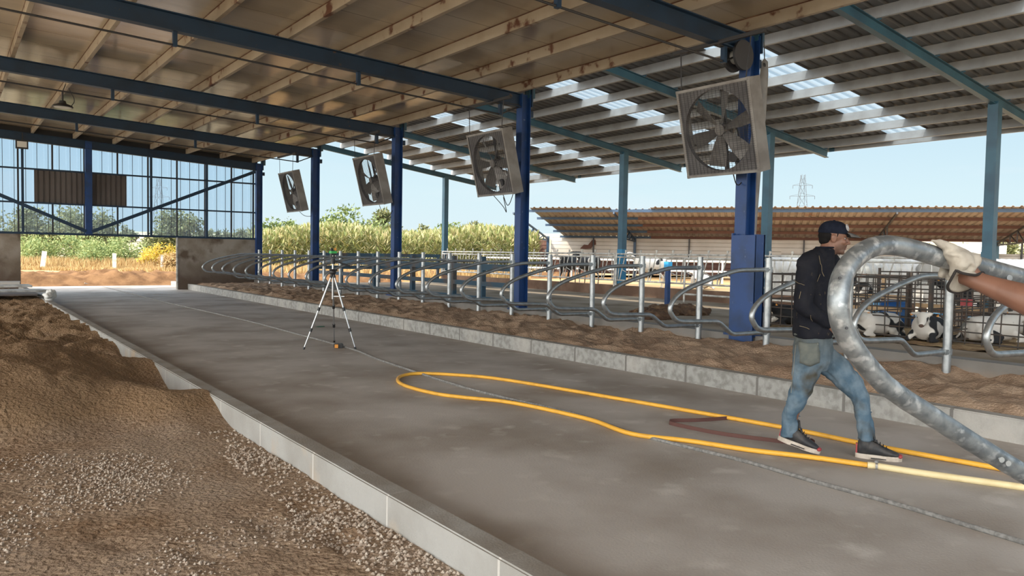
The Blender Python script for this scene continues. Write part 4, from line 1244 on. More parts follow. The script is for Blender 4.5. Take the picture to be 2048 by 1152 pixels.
# ------------------------------------------------------------------ red-brown shed across the yard
SA = Vector((0.586, -0.810, 0)); SN = Vector((0.810, 0.586, 0)); S0 = Vector((33.6, 25.2, 0))


def SP(t, d, z):
    return S0 + SA * t + SN * d + Vector((0, 0, z))


def ST(px, d=0.0):
    """distance along the shed at a photograph column"""
    r = cr * ((px - 1024) / F) + cf
    q = S0 + SN * d
    return (q.y * r.x - q.x * r.y) / (SA.x * r.y - SA.y * r.x)


def rz_(d):
    return 4.10 - 1.33 * d / 8.0


shed = thing('cattle_shed', 'long open-fronted shed with a red-brown tin roof across the yard', 'shed', S0)
tL = ST(1056)


def tin(ta, tb, da, db, m_, pitch=0.36):
    b = MB(); t_ = ta; pts = []
    while t_ < tb:
        for f, z in ((0, 0), (0.55, 0), (0.68, 0.06), (0.87, 0.06)):
            if t_ + f * pitch < tb:
                pts.append((t_ + f * pitch, z))
        t_ += pitch
    pts.append((tb, 0))
    for (p, za), (q, zb) in zip(pts, pts[1:]):
        b.quads([SP(p, da, rz_(da) + za), SP(q, da, rz_(da) + zb), SP(q, db, rz_(db) + zb), SP(p, db, rz_(db) + za)], [(0, 1, 2, 3)])
    o = b.build('roof_sheet', m_, shed)
    s_ = o.modifiers.new('s', 'SOLIDIFY'); s_.thickness = 0.006


tin(tL, ST(1216), 0, 8.3, 'tin_grey')
tin(ST(1216), ST(1296), 0.5, 8.3, 'tin_brown')
tin(ST(1296), ST(1740), 0, 8.3, 'tin_brown')
tin(ST(1740), 17.5, 0, 8.3, 'tin_brown')
for k, d in enumerate((0.35, 2.3, 4.2, 6.1, 7.9)):
    b = MB(); b.bar(SP(tL - 0.2, d, rz_(d) - 0.10), SP(ST(1260), d, rz_(d) - 0.10), 0.08, 0.14); b.build('purlin', 'barn_blue', shed)
    b = MB(); b.bar(SP(ST(1260), d, rz_(d) - 0.10), SP(17.5, d, rz_(d) - 0.10), 0.08, 0.16); b.build('purlin', 'tin_rust' if k else 'barn_blue', shed)
for px in (1095, 1268, 1745, 1990):
    ta = ST(px, 8.0)
    b = MB(); b.bar(SP(ta, 0.2, rz_(0.2) - 0.25), SP(ta, 8, rz_(8) - 0.25), 0.08, 0.10); b.bar(SP(ta, 3.2, 2.5), SP(ta, 8, 2.42), 0.06, 0.08)
    for d in (3.2, 4.4, 5.6, 6.8):
        b.bar(SP(ta, d, 2.48), SP(ta, d, rz_(d) - 0.25), 0.05, 0.05); b.bar(SP(ta, d, 2.48), SP(ta, min(d + 1.2, 8), rz_(min(d + 1.2, 8)) - 0.25), 0.05, 0.05)
    b.build('truss', 'barn_blue' if px < 1700 else 'dark_steel', shed)
    b = MB(); b.bar(SP(ta, 7.9, 0.1), SP(ta, 7.9, 2.7), 0.16, 0.16, SA); b.build('post', 'barn_blue' if px < 1700 else 'annex_blue', shed)


def wall_tin(ta, tb, d, z0, z1, m_, nm_='wall_sheet'):
    b = MB(); z = z0
    while z < z1 - 0.01:
        h_ = min(0.25, z1 - z)
        b.quads([SP(ta, d, z), SP(tb, d, z), SP(tb, d, z + h_ * .85), SP(ta, d, z + h_ * .85)], [(0, 1, 2, 3)])
        b.quads([SP(ta, d, z + h_ * .85), SP(tb, d, z + h_ * .85), SP(tb, d + 0.05, z + h_ * .93), SP(ta, d + 0.05, z + h_ * .93)], [(0, 1, 2, 3)])
        b.quads([SP(ta, d + 0.05, z + h_ * .93), SP(tb, d + 0.05, z + h_ * .93), SP(tb, d, z + h_), SP(ta, d, z + h_)], [(0, 1, 2, 3)])
        z += 0.25
    o = b.build(nm_, m_, shed); s_ = o.modifiers.new('s', 'SOLIDIFY'); s_.thickness = 0.005


wall_tin(ST(1100, 8.1), ST(1742, 8.1), 8.1, 1.15, 2.68, 'tin_white')
wall_tin(ST(1100, 8.12), ST(1560, 8.12), 8.12, 0.30, 1.15, 'tin_rust')
wall_tin(ST(1560, 8.1), 20.0, 8.1, 0.35, 1.95, 'tin_white')
wall_tin(ST(1030, 8.1), ST(1096, 8.1), 8.1, 0.6, 2.55, 'tin_rust')
b = MB(); q = [(1160, 497), (1168, 489), (1176, 490), (1184, 480), (1194, 479), (1193, 489), (1186, 491), (1182, 497), (1170, 498)]
dd = (SP(ST(1178, 8.0), 8.0, 0) - EYE).dot(cf)
b.quads([P(x, y, dd * 0.998) for x, y in q], [tuple(range(len(q)))]); o = b.build('torn_patch', 'tin_rust', shed); s_ = o.modifiers.new('s', 'SOLIDIFY'); s_.thickness = 0.02
for px in (1185, 1376, 1605, 1832, 2040):
    ta = ST(px, 8.0); b = MB(); b.bar(SP(ta, 7.98, 0.2), SP(ta, 7.98, 2.7), 0.10, 0.08, SA); b.build('wall_post', 'dark_steel', shed)
# white pipe fence in front of the shed
t = thing('pipe_fence', 'white pipe rail fence in front of the red-brown shed', 'fence', SP(0, -2, 0))
for z in (1.25, 0.75):
    b = MB(); b.tube([SP(-14, -2.0, z), SP(17, -2.0, z)], 0.045, 8); b.build('rail', 'plastic_white', t)
for k in range(13):
    b = MB(); b.tube([SP(-14 + 2.58 * k, -2.0, 0.1), SP(-14 + 2.58 * k, -2.0, 1.3)], 0.05, 8); b.build('post', 'plastic_white', t)
# white tank beyond the shed
p = P(1960, 512, 62); b = MB(); b.box((p.x, p.y, 1.6), (3.0, 3.0, 2.6), Matrix.Rotation(0.6, 3, 'Z')); bmesh.ops.bevel(b.bm, geom=list(b.bm.edges), offset=0.1, segments=2, affect='EDGES')
b.box((p.x, p.y, 2.95), (0.8, 0.8, 0.16), Matrix.Rotation(0.6, 3, 'Z')); tag(b.build('white_cabin', 'plastic_white'), 'small white cabin beyond the shed, left of the closest annex post', 'cabin')

# ================================================================== LANDSCAPE
def berm(x, y):
    t = sstep(32.3, 33.6, y)
    return -0.05 + t * (0.42 + 0.16 * nz(x, y, 0.7, 3) + 0.16 * abs(nz(x, y, 1.9, 7)) + 0.15 * nz(x, y, 4, 1)) * (1 - 0.25 * sstep(34, 37, y)) \
        + 0.16 * math.exp(-((x - 5.2) ** 2 / 1.2 + (y - 34.2) ** 2 / 0.9)) * (1 + nz(x, y, 4, 2))


struct(grid_mesh('ground_soil', -6, 30, 32.25, 39, 180, 60, berm, 'red_soil'))


def field(x, y):
    return 0.12 + 0.12 * sstep(38, 42, y) + 0.05 * nz(x, y, 0.5, 5)


struct(grid_mesh('ground_field', -30, 60, 38.5, 90, 60, 40, field, 'dry_ground'))
# low dry hills
for k, (pts, m_) in enumerate([([(-400, 470, 3), (0, 466, 4.2), (250, 463, 4.6), (520, 468, 4.2), (900, 466, 4), (1300, 470, 4), (1700, 480, 5), (2048, 470, 6), (2500, 460, 8)], 'hill_dry')]):
    vs, fs = [], []
    n = len(pts)
    for px, py, z in pts:
        d = 170
        q = P(px, 500, d); r = P(px, 500, d + 120)
        s = P(px, 500, d - 60)
        h0 = 1.45 + (cf * 0).length + (509 + 0.0173 * (px - 1024) - py) / F * d
        vs += [(s.x, s.y, -0.1), (q.x, q.y, h0), (r.x, r.y, h0 * 1.1)]
    for i in range(n - 1):
        for j in range(2):
            a = i * 3 + j
            fs.append((a, a + 3, a + 4, a + 1))
    me = bpy.data.meshes.new('ground_hills'); me.from_pydata(vs, [], fs)
    struct(link_mesh('ground_hills', me, m_))


def leaf_quads(vs, fs, c, d, up, L, Wd):
    s = d.cross(up)
    if s.length < 1e-4:
        s = d.orthogonal()
    s = s.normalized() * Wd / 2
    i = len(vs)
    vs += [c - s * 0.3, c + d * L * 0.5 - s, c + d * L, c + d * L * 0.5 + s]
    fs.append((i, i + 1, i + 2, i + 3))


def rdir(rng):
    while True:
        v = Vector((rng.uniform(-1, 1), rng.uniform(-1, 1), rng.uniform(-1, 1)))
        if 0.05 < v.length < 1:
            return v.normalized()


def plant(name_, label_, cat, px, py_top, d, width_px, m_, seed, n=2600, leaf=0.22, group=None, flat=0.8, z0=0.1, dense=0.38, clumps=22):
    """a tree or shrub standing where the photograph shows it: crown of leaves on a branched stem"""
    rng = random.Random(seed)
    base = P(px, 500, d); base.z = z0
    top = P(px, py_top, d).z
    H = max(0.5, top - z0)
    R = width_px / F * d / 2
    t = thing(name_, label_, cat, base, group)
    cz = z0 + H * (0.55 if H > 1.6 * R else 0.5)
    rz = top - cz
    vs, fs = [], []
    tips = []
    for k in range(clumps):
        v = rdir(rng)
        f = rng.uniform(0.35, 0.92)
        tips.append((base.x + v.x * R * f, base.y + v.y * R * f * flat, cz + v.z * rz * f * (1 if v.z > 0 else 0.95)))
    for k in range(n):
        c = Vector(rng.choice(tips)) + rdir(rng) * R * dense * rng.random() ** 0.6 * (0.75 + 0.5 * rng.random())
        if c.z > top:
            c.z = top - rng.random() * 0.2
        if c.z < z0 + 0.03:
            c.z = z0 + 0.03 + rng.random() * 0.2
        dd_ = rdir(rng); leaf_quads(vs, fs, c, dd_, rdir(rng), leaf * rng.uniform(0.6, 1.3), leaf * rng.uniform(0.3, 0.6))
    me = bpy.data.meshes.new('foliage'); me.from_pydata(vs, [], fs)
    link_mesh('foliage', me, m_, t)
    b = MB()
    b.tube([base, Vector((base.x + 0.05 * R, base.y, z0 + H * 0.3)), Vector((base.x, base.y, cz))], [max(0.03, H * 0.035), H * 0.028, H * 0.012], 7)
    for q in tips[:10]:
        b.tube([Vector((base.x, base.y, z0 + H * 0.28)), Vector(q)], [H * 0.016, H * 0.005], 5)
    b.build('trunk', 'bark', t)
    return t


plant('tree', 'dense dark green tree behind the blue middle post of the end wall', 'tree', 178, 405, 50, 150, 'olive_leaf', 1, 7000, 0.27, 'trees beyond the end wall', clumps=34)
plant('tree', 'green tree left of the dense one, behind the floodlight end of the clear wall', 'tree', 60, 418, 50, 140, 'olive_leaf', 2, 6000, 0.26, 'trees beyond the end wall', clumps=30)
plant('tree', 'olive green tree behind the right part of the clear end wall, by the pylon', 'tree', 345, 418, 46, 116, 'olive_leaf', 3, 6000, 0.25, 'trees beyond the end wall', clumps=28)
plant('tree', 'green tree cut by the left edge of the picture', 'tree', -40, 420, 50, 110, 'olive_leaf', 33, 2500, 0.20, 'trees beyond the end wall')
for k, (px, py, d, w, lb) in enumerate([(75, 468, 43, 110, 'grey-green shrub at the left side of the doorway'), (160, 470, 44, 110, 'grey-green shrub in the middle of the doorway, left of the yellow bush'), (245, 474, 43, 100, 'blue-green low shrub right of the doorway middle'), (205, 480, 42, 90, 'low olive shrub in the middle of the doorway')]):
    plant('shrub', lb, 'shrub', px, py, d, w, 'shrub_leaf', 10 + k, 4200, 0.13, 'shrubs beyond the doorway', z0=0.3, clumps=30)
plant('shrub', 'yellow-leaved bush at the right side of the doorway', 'shrub', 318, 487, 41, 74, 'yellow_leaf', 20, 3600, 0.12, z0=0.3, clumps=26)
plant('shrub', 'rusty orange weed clump at the right corner of the doorway', 'shrub', 345, 505, 40, 60, 'dry_grass', 21, 2600, 0.12, z0=0.25)
for k, (px, py, d, w, lb) in enumerate([(712, 414, 55, 150, 'tall green tree rising above the reeds between two blue columns'), (555, 432, 54, 110, 'bushy green tree above the reeds beside the corner of the clear end wall'), (768, 420, 58, 70, 'paler tree behind the right side of the tall tree above the reeds'),
                                       (897, 436, 58, 80, 'small green tree above the reeds beside the farthest annex post'), (962, 438, 60, 90, 'round olive tree above the reeds, left of the second blue column'), (1018, 452, 60, 80, 'low olive tree above the reeds touching the second blue column'), (845, 447, 60, 60, 'low tree top above the reeds left of the farthest annex post')]):
    plant('tree', lb, 'tree', px, py, d, w, 'tree_leaf' if k in (0, 1, 3) else 'olive_leaf', 40 + k, 3600, 0.30, 'trees above the reeds', clumps=26)
for k, (px, py, w) in enumerate([(250, 452, 20), (402, 457, 15), (420, 460, 12), (436, 462, 16), (452, 461, 22), (478, 457, 24), (500, 460, 26), (262, 460, 22), (620, 447, 10), (632, 446, 9), (228, 466, 30)]):
    plant('tree', 'tiny dark tree on the far horizon, %s of its line' % ORD[k], 'tree', px, py, 140, w * 1.2, 'far_leaf', 60 + k, 420, 0.7, 'far trees on the horizon', z0=2.2, clumps=12)
for k, (px, py, w, lb) in enumerate([(2010, 482, 70, 'green tree beyond the shed right of the closest annex post'), (2060, 486, 70, 'green tree beyond the shed at the right edge'), (1860, 482, 60, 'olive tree beyond the shed above the gloved hand'), (1925, 480, 50, 'small olive tree beyond the shed above the gloved hand, right of its neighbour')]):
    plant('tree', lb, 'tree', px, py, 75, w, 'olive_leaf', 80 + k, 2200, 0.32, 'trees beyond the shed', z0=0.1)

# reeds: nobody could count them
rng = random.Random(5)
vs, fs = [], []
for k in range(2600):
    px = rng.uniform(505, 1075); d = rng.uniform(44.5, 53)
    q = P(px, 500, d); q.z = 0.1
    H = rng.uniform(1.9, 2.65) + 0.22 * math.sin(px * 0.021) + (0.2 if d > 49 else 0)
    ln = Vector((rng.uniform(-.12, .12), rng.uniform(-.12, .12), 0))
    for j in range(9):
        f = rng.uniform(0.15, 1.0)
        c = q + ln * f + Vector((0, 0, H * f))
        a = rng.uniform(0, 6.28)
        dr = Vector((math.cos(a), math.sin(a), rng.uniform(-0.1, 0.9))).normalized()
        L = rng.uniform(0.35, 0.75)
        leaf_quads(vs, fs, c, dr, Vector((0, 0, 1)), L, 0.085)
    for j in range(4):
        dr = Vector((rng.uniform(-.5, .5), rng.uniform(-.5, .5), 1)).normalized()
        leaf_quads(vs, fs, q + ln + Vector((0, 0, H - 0.1)), dr, rdir(rng), rng.uniform(.3, .5), 0.10)
me = bpy.data.meshes.new('reeds'); me.from_pydata(vs, [], fs)
tag(link_mesh('reeds', me, 'reed_leaf'), 'thick band of yellow-green reeds beyond the low wall and blue fences', 'reeds', kind='stuff')
# dry grass beyond the doorway and along the field edge
vs, fs = [], []
for k in range(9000):
    if k < 5500:
        px = rng.uniform(30, 372); d = rng.uniform(38.3, 42.0)
        H = rng.uniform(0.25, 0.85) * (0.35 + 0.65 * sstep(39.4, 41.2, d))
        if px > 290:
            H *= 1.35
    else:
        px = rng.uniform(515, 1060); d = rng.uniform(36, 45)
        H = rng.uniform(0.2, 0.7)
    q = P(px, 500, d); q.z = 0.12 if k >= 5500 else 0.2
    for j in range(3):
        dr = Vector((rng.uniform(-.35, .35), rng.uniform(-.35, .35), 1)).normalized()
        leaf_quads(vs, fs, q + Vector((rng.uniform(-.1, .1), rng.uniform(-.1, .1), 0)), dr, rdir(rng), H, 0.035)
me = bpy.data.meshes.new('dry_grass'); me.from_pydata(vs, [], fs)
tag(link_mesh('dry_grass', me, 'dry_grass'), 'tall dry golden grass beyond the doorway and the alley', 'grass', kind='stuff')
for k, (px, d, m_, w, h_) in enumerate([(87, 39.5, 'post_white', 'thick white fence post in the dry grass, leftmost in the doorway', 1.0), (229, 39.5, 'post_white', 'white fence post in the dry grass, middle one in the doorway', 0.95), (324, 39.5, 'galv_old', 'thin grey fence post in the dry grass at the right side of the doorway', 0.9)]):
    q = P(px, 545, d); b = MB(); w_ = (0.20, 0.16, 0.10)[k]
    b.box((q.x, q.y, 0.2 + h_ / 2), (w_, w_, h_), Matrix.Rotation(0.12 * (k == 0), 3, 'Y')); tag(b.build('fence_post', m_), w, 'post', 'fence posts beyond the doorway')
# pebbles on the trampled ground: nobody could count them
rng = random.Random(9)
vs, fs = [], []
cnt = 0
while cnt < 9000:
    x, y = rng.uniform(-1.2, 1.81), rng.uniform(1.2, 6.15)
    den = 0.10 + 1.5 * nz(x * 1.5, y, 1.1, 12) + (0.45 if x > 1.5 else 0)
    if rng.random() > den:
        continue
    cnt += 1
    r_ = rng.uniform(0.004, 0.012) * (1.3 if x > 1.5 else 1)
    z = left_bed(x, y) + r_ * 0.3
    i = len(vs)
    for a in ((1, 0, 0), (-1, 0, 0), (0, 1, 0), (0, -1, 0), (0, 0, .8), (0, 0, -.8)):
        vs.append((x + a[0] * r_ * rng.uniform(.7, 1.3), y + a[1] * r_ * rng.uniform(.7, 1.3), z + a[2] * r_ * rng.uniform(.7, 1.2)))
    for f in ((0, 2, 4), (2, 1, 4), (1, 3, 4), (3, 0, 4), (2, 0, 5), (1, 2, 5), (3, 1, 5), (0, 3, 5)):
        fs.append(tuple(i + q for q in f))
me = bpy.data.meshes.new('gravel'); me.from_pydata(vs, [], fs)
tag(link_mesh('gravel', me, 'pebble'), 'loose pale pebbles scattered on the trampled sand beside the left kerb', 'gravel', kind='stuff')


# pylons with their wires
def pylon(px, top, d, label_, s=1.0):
    base = P(px, 500, d); base.z = 0
    H = P(px, top, d).z
    t = thing('power_pylon', label_, 'pylon', base, 'power pylons on the horizon')
    b = MB()
    w0, w1 = H * 0.085, H * 0.018
    N = 9
    lv = []
    for k in range(N + 1):
        f = k / N; w = w0 + (w1 - w0) * f
        lv.append([base + cr * sx * w + cf * sy * w + Vector((0, 0, H * f)) for sx, sy in ((-1, -1), (1, -1), (1, 1), (-1, 1))])
    th = H * 0.0042
    for k in range(N):
        for j in range(4):
            b.bar(lv[k][j], lv[k + 1][j], th, th)
            b.bar(lv[k][j], lv[k + 1][(j + 1) % 4], th * .7, th * .7)
    b.build('mast', 'pylon_steel', t)
    for f, s_ in ((0.62, 0.16), (0.76, 0.14), (0.88, 0.11)):
        b = MB()
        for sg in (-1, 1):
            c = base + Vector((0, 0, H * f))
            b.bar(c, c + cr * sg * H * s_, th, th); b.bar(c + Vector((0, 0, H * .03)), c + cr * sg * H * s_, th * .7, th * .7); b.bar(c + cr * sg * H * s_, c + cr * sg * H * s_ - Vector((0, 0, H * .035)), th, th)
        b.build('cross_arm', 'pylon_steel', t)
    return base, H


b1, h1 = pylon(318, 358, 170, 'lattice power pylon seen through the clear end wall')
b2, h2 = pylon(1601, 350, 260, 'pale lattice power pylon in the sky above the red-brown shed')

# ================================================================== CALVES
def calf(label_, px, py, d, rz, seed, pose='lie', white=(0.62, 0.58, 0.53), cut=0.5, s=1.0, ground=0.22):
    base = P(px, py, d); base.z = ground
    t = thing('calf', label_, 'calf', base, 'black and white calves in the pens')
    M = Matrix.Translation(base) @ Matrix.Rotation(rz, 4, 'Z') @ Matrix.Scale(s, 4)
    v = lambda x, y, z: M @ Vector((x, y, z))
    b = MB()
    ex, ey, ez = (M.to_3x3() @ Vector((1, 0, 0))), (M.to_3x3() @ Vector((0, 1, 0))), (M.to_3x3() @ Vector((0, 0, 1)))
    if pose == 'lie':
        b.loft([(v(-.44, 0, .17), ey * .08, ez * .09), (v(-.38, 0, .20), ey * .17, ez * .17), (v(-.2, 0, .20), ey * .20, ez * .19), (v(0.02, 0, .20), ey * .20, ez * .19), (v(.22, 0, .22), ey * .17, ez * .19), (v(.34, 0, .27), ey * .11, ez * .14), (v(.40, 0, .29), ey * .06, ez * .08)], 18)
        b.cap(v(.28, 0, .28), v(.46, .05, .36), .10, .075); hd = (.50, .07, .38); mz = (.66, .10, .29)
        for sy in (-1, 1):
            b.cap(v(.22, sy * .13, .14), v(.42, sy * .16, .05), .055, .035); b.cap(v(.42, sy * .16, .045), v(.24, sy * .19, .035), .032, .026)
            b.cap(v(-.30, sy * .15, .17), v(-.08, sy * .24, .10), .11, .055); b.cap(v(-.08, sy * .24, .08), v(-.32, sy * .27, .04), .045, .03); b.cap(v(-.32, sy * .27, .04), v(-.12, sy * .30, .03), .03, .028)
        b.cap(v(-.46, 0, .22), v(-.52, .1, .05), .025, .018)
    else:
        b.loft([(v(-.42, 0, .66), ey * .07, ez * .08), (v(-.36, 0, .65), ey * .14, ez * .15), (v(-.16, 0, .61), ey * .16, ez * .17), (v(.06, 0, .59), ey * .16, ez * .18), (v(.24, 0, .61), ey * .14, ez * .18), (v(.36, 0, .66), ey * .09, ez * .13), (v(.40, 0, .68), ey * .05, ez * .08)], 18)
        b.cap(v(.32, 0, .70), v(.50, 0, .82), .10, .07); hd = (.54, 0, .84); mz = (.72, 0, .76)
        for sy in (-1, 1):
            b.cap(v(.26, sy * .09, .58), v(.25, sy * .09, .33), .065, .036); b.cap(v(.25, sy * .09, .33), v(.26, sy * .09, .06), .034, .026); b.cap(v(.26, sy * .09, .05), v(.29, sy * .09, .03), .032, .03)
            b.cap(v(-.30, sy * .09, .60), v(-.22, sy * .10, .40), .10, .05); b.cap(v(-.22, sy * .10, .40), v(-.34, sy * .10, .27), .045, .03); b.cap(v(-.34, sy * .10, .27), v(-.30, sy * .10, .05), .028, .026); b.cap(v(-.30, sy * .10, .04), v(-.27, sy * .10, .03), .03, .028)
        b.cap(v(-.42, 0, .72), v(-.50, 0, .45), .022, .016)
    h_, m_ = Vector(hd), Vector(mz)
    b.cap(v(*h_), v(*(h_ * .4 + m_ * .6)), .082 * s, .055 * s); b.cap(v(*(h_ * .4 + m_ * .6)), v(*m_), .052 * s, .046 * s)
    for sy in (-1, 1):
        b.cap(v(h_.x - .02, h_.y + sy * .07, h_.z + .05), v(h_.x - .07, h_.y + sy * .20, h_.z + .04), .03 * s, .016 * s)
    hide_mat('hide_%d' % seed, seed, white=white, cut=cut)
    link_mesh('body', fused(b, 0.018 * s, 3), 'hide_%d' % seed, t)
    b = MB(); d_ = (m_ - h_).normalized(); b.ball(v(*(m_ + d_ * .035)), (.032 * s, .032 * s, .026 * s)); b.build('muzzle', 'beard', t, True)
    for sy in (-1, 1):
        b = MB(); q = h_ * .75 + m_ * .25; b.ball(v(q.x, q.y + sy * .066, q.z + .02), (.014 * s,) * 3); b.build('eye', 'black_plastic', t, True)
        b = MB(); b.box(v(h_.x - .06, h_.y + sy * .17, h_.z + .035), (.026, .026, .034)); b.build('ear_tag', 'laser_orange', t)
    return t


calf('black and white calf lying beside the dark blue barrel, inside the carried pipe', 1752, 672, 12.6, 2.9, 1, cut=0.42, s=1.0)
calf('black calf with a white shoulder patch lying left of the near divider post', 1856, 684, 11.9, 3.3, 4, cut=0.56, s=1.05)
calf('mostly white calf with a dark head lying in the pen below the bare arm', 1985, 690, 11.9, -0.5, 7, cut=0.40, s=1.05)
calf('black and white calf standing further back, inside the bend of the carried pipe', 1716, 640, 16.0, 0.8, 5, 'stand', cut=0.52, s=1.0)
calf('black calf lying in the pen left of the walking man', 1585, 648, 14.4, 2.6, 9, cut=0.60, s=0.95)
calf('white calf lying at the right edge behind the pens', 2035, 668, 13.2, 2.9, 12, cut=0.36, s=1.0)
calf('dark calf standing behind the pens right of the near divider post', 1932, 640, 15.0, 1.9, 15, 'stand', cut=0.58, s=1.0)
calf('pale calf standing in the second pen row behind the near divider post', 1846, 640, 15.2, 0.4, 17, 'stand', cut=0.44, s=1.0)
for k, (px, d, lb) in enumerate([(1137, 32, 'dark cow standing behind the feed barrier, left one'), (1176, 33, 'dark cow standing behind the feed barrier, right one'), (1300, 31, 'white cow standing in the sun behind the feed barrier'), (1400, 31, 'white cow lying in the sun behind the feed barrier'), (1585, 27, 'white and black cow standing by the hutch left of the walking man')]):
    o = calf(lb, px, 560, d, 0.5 + k, 30 + k, 'lie' if k == 3 else 'stand', cut=0.62 if k < 2 else 0.38, s=1.6, ground=0.16)
    o['group'] = 'cows behind the feed barrier'; o['category'] = 'cow'; o.name = 'cow'

# ================================================================== PEOPLE
D0 = 5.76
HD = rad(22)
fwd = (Vector((cr.x, cr.y, 0)).normalized() * math.cos(HD) - Vector((cf.x, cf.y, 0)).normalized() * math.sin(HD)).normalized()
rgt = fwd.cross(Vector((0, 0, 1))).normalized()
UP = Vector((0, 0, 1))
man = thing('person', 'man in a dark cap, black long-sleeved shirt and dirty jeans walking along the lane', 'person', PG(1672, 905))


def mp(px, py, dd=0.0):
    return P(px, py, D0 + dd)


def head_frame(c, yaw, pitch=0.0):
    h = HD + yaw
    f = (Vector((cr.x, cr.y, 0)).normalized() * math.cos(h) - Vector((cf.x, cf.y, 0)).normalized() * math.sin(h)).normalized()
    r = f.cross(UP).normalized()
    f2 = (f * math.cos(pitch) - UP * math.sin(pitch)).normalized()
    u2 = r.cross(f2).normalized()
    return lambda a, s, z: c + f2 * a + r * s + u2 * z, Matrix((f2, r, u2)).transposed()


def hand(b, wrist, out, palm_n, s=1.0, curl=0.5):
    """palm, four unequal bent fingers and a thumb from the side of the palm"""
    out = out.normalized(); palm_n = (palm_n - out * palm_n.dot(out)).normalized()
    side = out.cross(palm_n).normalized()
    q = lambda a, w, n_: wrist + out * a * s + side * w * s + palm_n * n_ * s
    b.loft([(q(-.005, 0, 0), side * .027 * s, palm_n * .020 * s), (q(.03, 0, 0), side * .036 * s, palm_n * .017 * s), (q(.085, 0, 0), side * .042 * s, palm_n * .014 * s), (q(.098, 0, 0), side * .038 * s, palm_n * .010 * s)], 14)
    for k, (w, L) in enumerate(((.031, .072), (.011, .080), (-.010, .075), (-.030, .058))):
        p0 = q(.088, w, 0)
        a = curl * (0.9 + 0.12 * k)
        d1 = (out * math.cos(a) + palm_n * math.sin(a)); d2 = (out * math.cos(a * 2.0) + palm_n * math.sin(a * 2.0)); d3 = (out * math.cos(a * 2.8) + palm_n * math.sin(a * 2.8))
        p1 = p0 + d1 * L * .45 * s; p2 = p1 + d2 * L * .32 * s; p3 = p2 + d3 * L * .25 * s
        b.cap(p0, p1, .0095 * s, .009 * s, 8); b.cap(p1, p2, .009 * s, .008 * s, 8); b.cap(p2, p3, .008 * s, .0065 * s, 8)
    p0 = q(.025, .030, .004); p1 = q(.055, .058, .018); p2 = q(.082, .066, .030)
    b.cap(p0, p1, .013 * s, .0105 * s, 8); b.cap(p1, p2, .0105 * s, .008 * s, 8)


def head(b, H, R):
    """skull, jaw, brow, nose, lips, ears in the head's own frame (ahead, right, up)"""
    e_ = lambda c, r: b.ball(H(*c), r, R, 3)
    e_((-.012, 0, .030), (.098, .076, .088)); e_((.020, 0, -.035), (.066, .060, .085)); e_((.046, 0, -.090), (.038, .042, .026)); e_((.062, 0, -.098), (.021, .024, .018))
    e_((.066, 0, .024), (.022, .052, .013)); e_((.05, .036, -.022), (.034, .022, .026)); e_((.05, -.036, -.022), (.034, .022, .026))
    b.cap(H(.082, 0, .012), H(.106, 0, -.026), .010, .0135, 10); b.cap(H(.092, .012, -.032), H(.092, -.012, -.032), .0105, .0105, 10)
    e_((.079, 0, -.058), (.014, .024, .007)); e_((.076, 0, -.071), (.014, .021, .008))
    for s in (-1, 1):
        e_((-.012, s * .077, -.004), (.020, .008, .031)); e_((-.018, s * .083, .008), (.015, .006, .018))


# --- body: one continuous skin
b = MB()
hc = mp(1668, 477)
H, R = head_frame(hc, rad(-8), rad(4))
head(b, H, R)
neck = mp(1650, 512)
b.cap(H(-.025, 0, -.05), neck, .058, .062)
shR, shL = mp(1615, 531, -.17), mp(1663, 529, .17)
elR, wrR = mp(1606, 612, -.22), mp(1658, 648, -.17)
elL, wrL = mp(1668, 610, .17), mp(1682, 655, .06)
pel = mp(1628, 694)
b.cap(neck, mp(1634, 540), .055, .07); b.cap(mp(1632, 560), mp(1629, 685), .09, .10); b.cap(shR, shL, .04, .04)
for s_, e_, w_ in ((shR, elR, wrR), (shL, elL, wrL)):
    b.cap(s_, e_, .045, .036); b.cap(e_, w_, .036, .026)
hand(b, wrR, (wrR - elR), -rgt, 1.0, 0.5)
hand(b, wrL, (wrL - elL), rgt, 1.0, 0.5)
hipR, hipL = mp(1617, 705, -.07), mp(1642, 705, .07)
knR, anR = mp(1603, 786, -.03), mp(1577, 872, .07)
knL, anL = mp(1716, 782, .0), mp(1735, 872, -.10)
for a_, k_, n_ in ((hipR, knR, anR), (hipL, knL, anL)):
    b.cap(a_, k_, .06, .035); b.cap(k_, n_, .030, .028)
sm = MATS['skin'].copy(); sm.name = 'skin_stubble'; MATS['skin_stubble'] = sm
link_mesh('body', fused(b, 0.0055, 2), 'skin_stubble', man)
# stubble on jaw, chin and upper lip
n_, l_ = sm.node_tree.nodes, sm.node_tree.links
bs = n_['Principled BSDF']; tco = n_.new('ShaderNodeTexCoord')
acc = bs.inputs['Base Color'].links[0].from_socket
for pt, rr in ((H(.045, .03, -.085), .062), (H(.045, -.03, -.085), .062), (H(.088, 0, -.062), .030)):
    vd = n_.new('ShaderNodeVectorMath'); vd.operation = 'DISTANCE'; vd.inputs[1].default_value = pt; l_.new(tco.outputs['Object'], vd.inputs[0])
    mr = n_.new('ShaderNodeMapRange'); mr.inputs[1].default_value = rr * .65; mr.inputs[2].default_value = rr; mr.inputs[3].default_value = .62; mr.inputs[4].default_value = 0
    l_.new(vd.outputs['Value'], mr.inputs[0]); mc = n_.new('ShaderNodeMixRGB'); l_.new(acc, mc.inputs[1]); mc.inputs[2].default_value = (.065, .040, .030, 1); l_.new(mr.outputs[0], mc.inputs[0]); acc = mc.outputs[0]
l_.new(acc, bs.inputs['Base Color'])
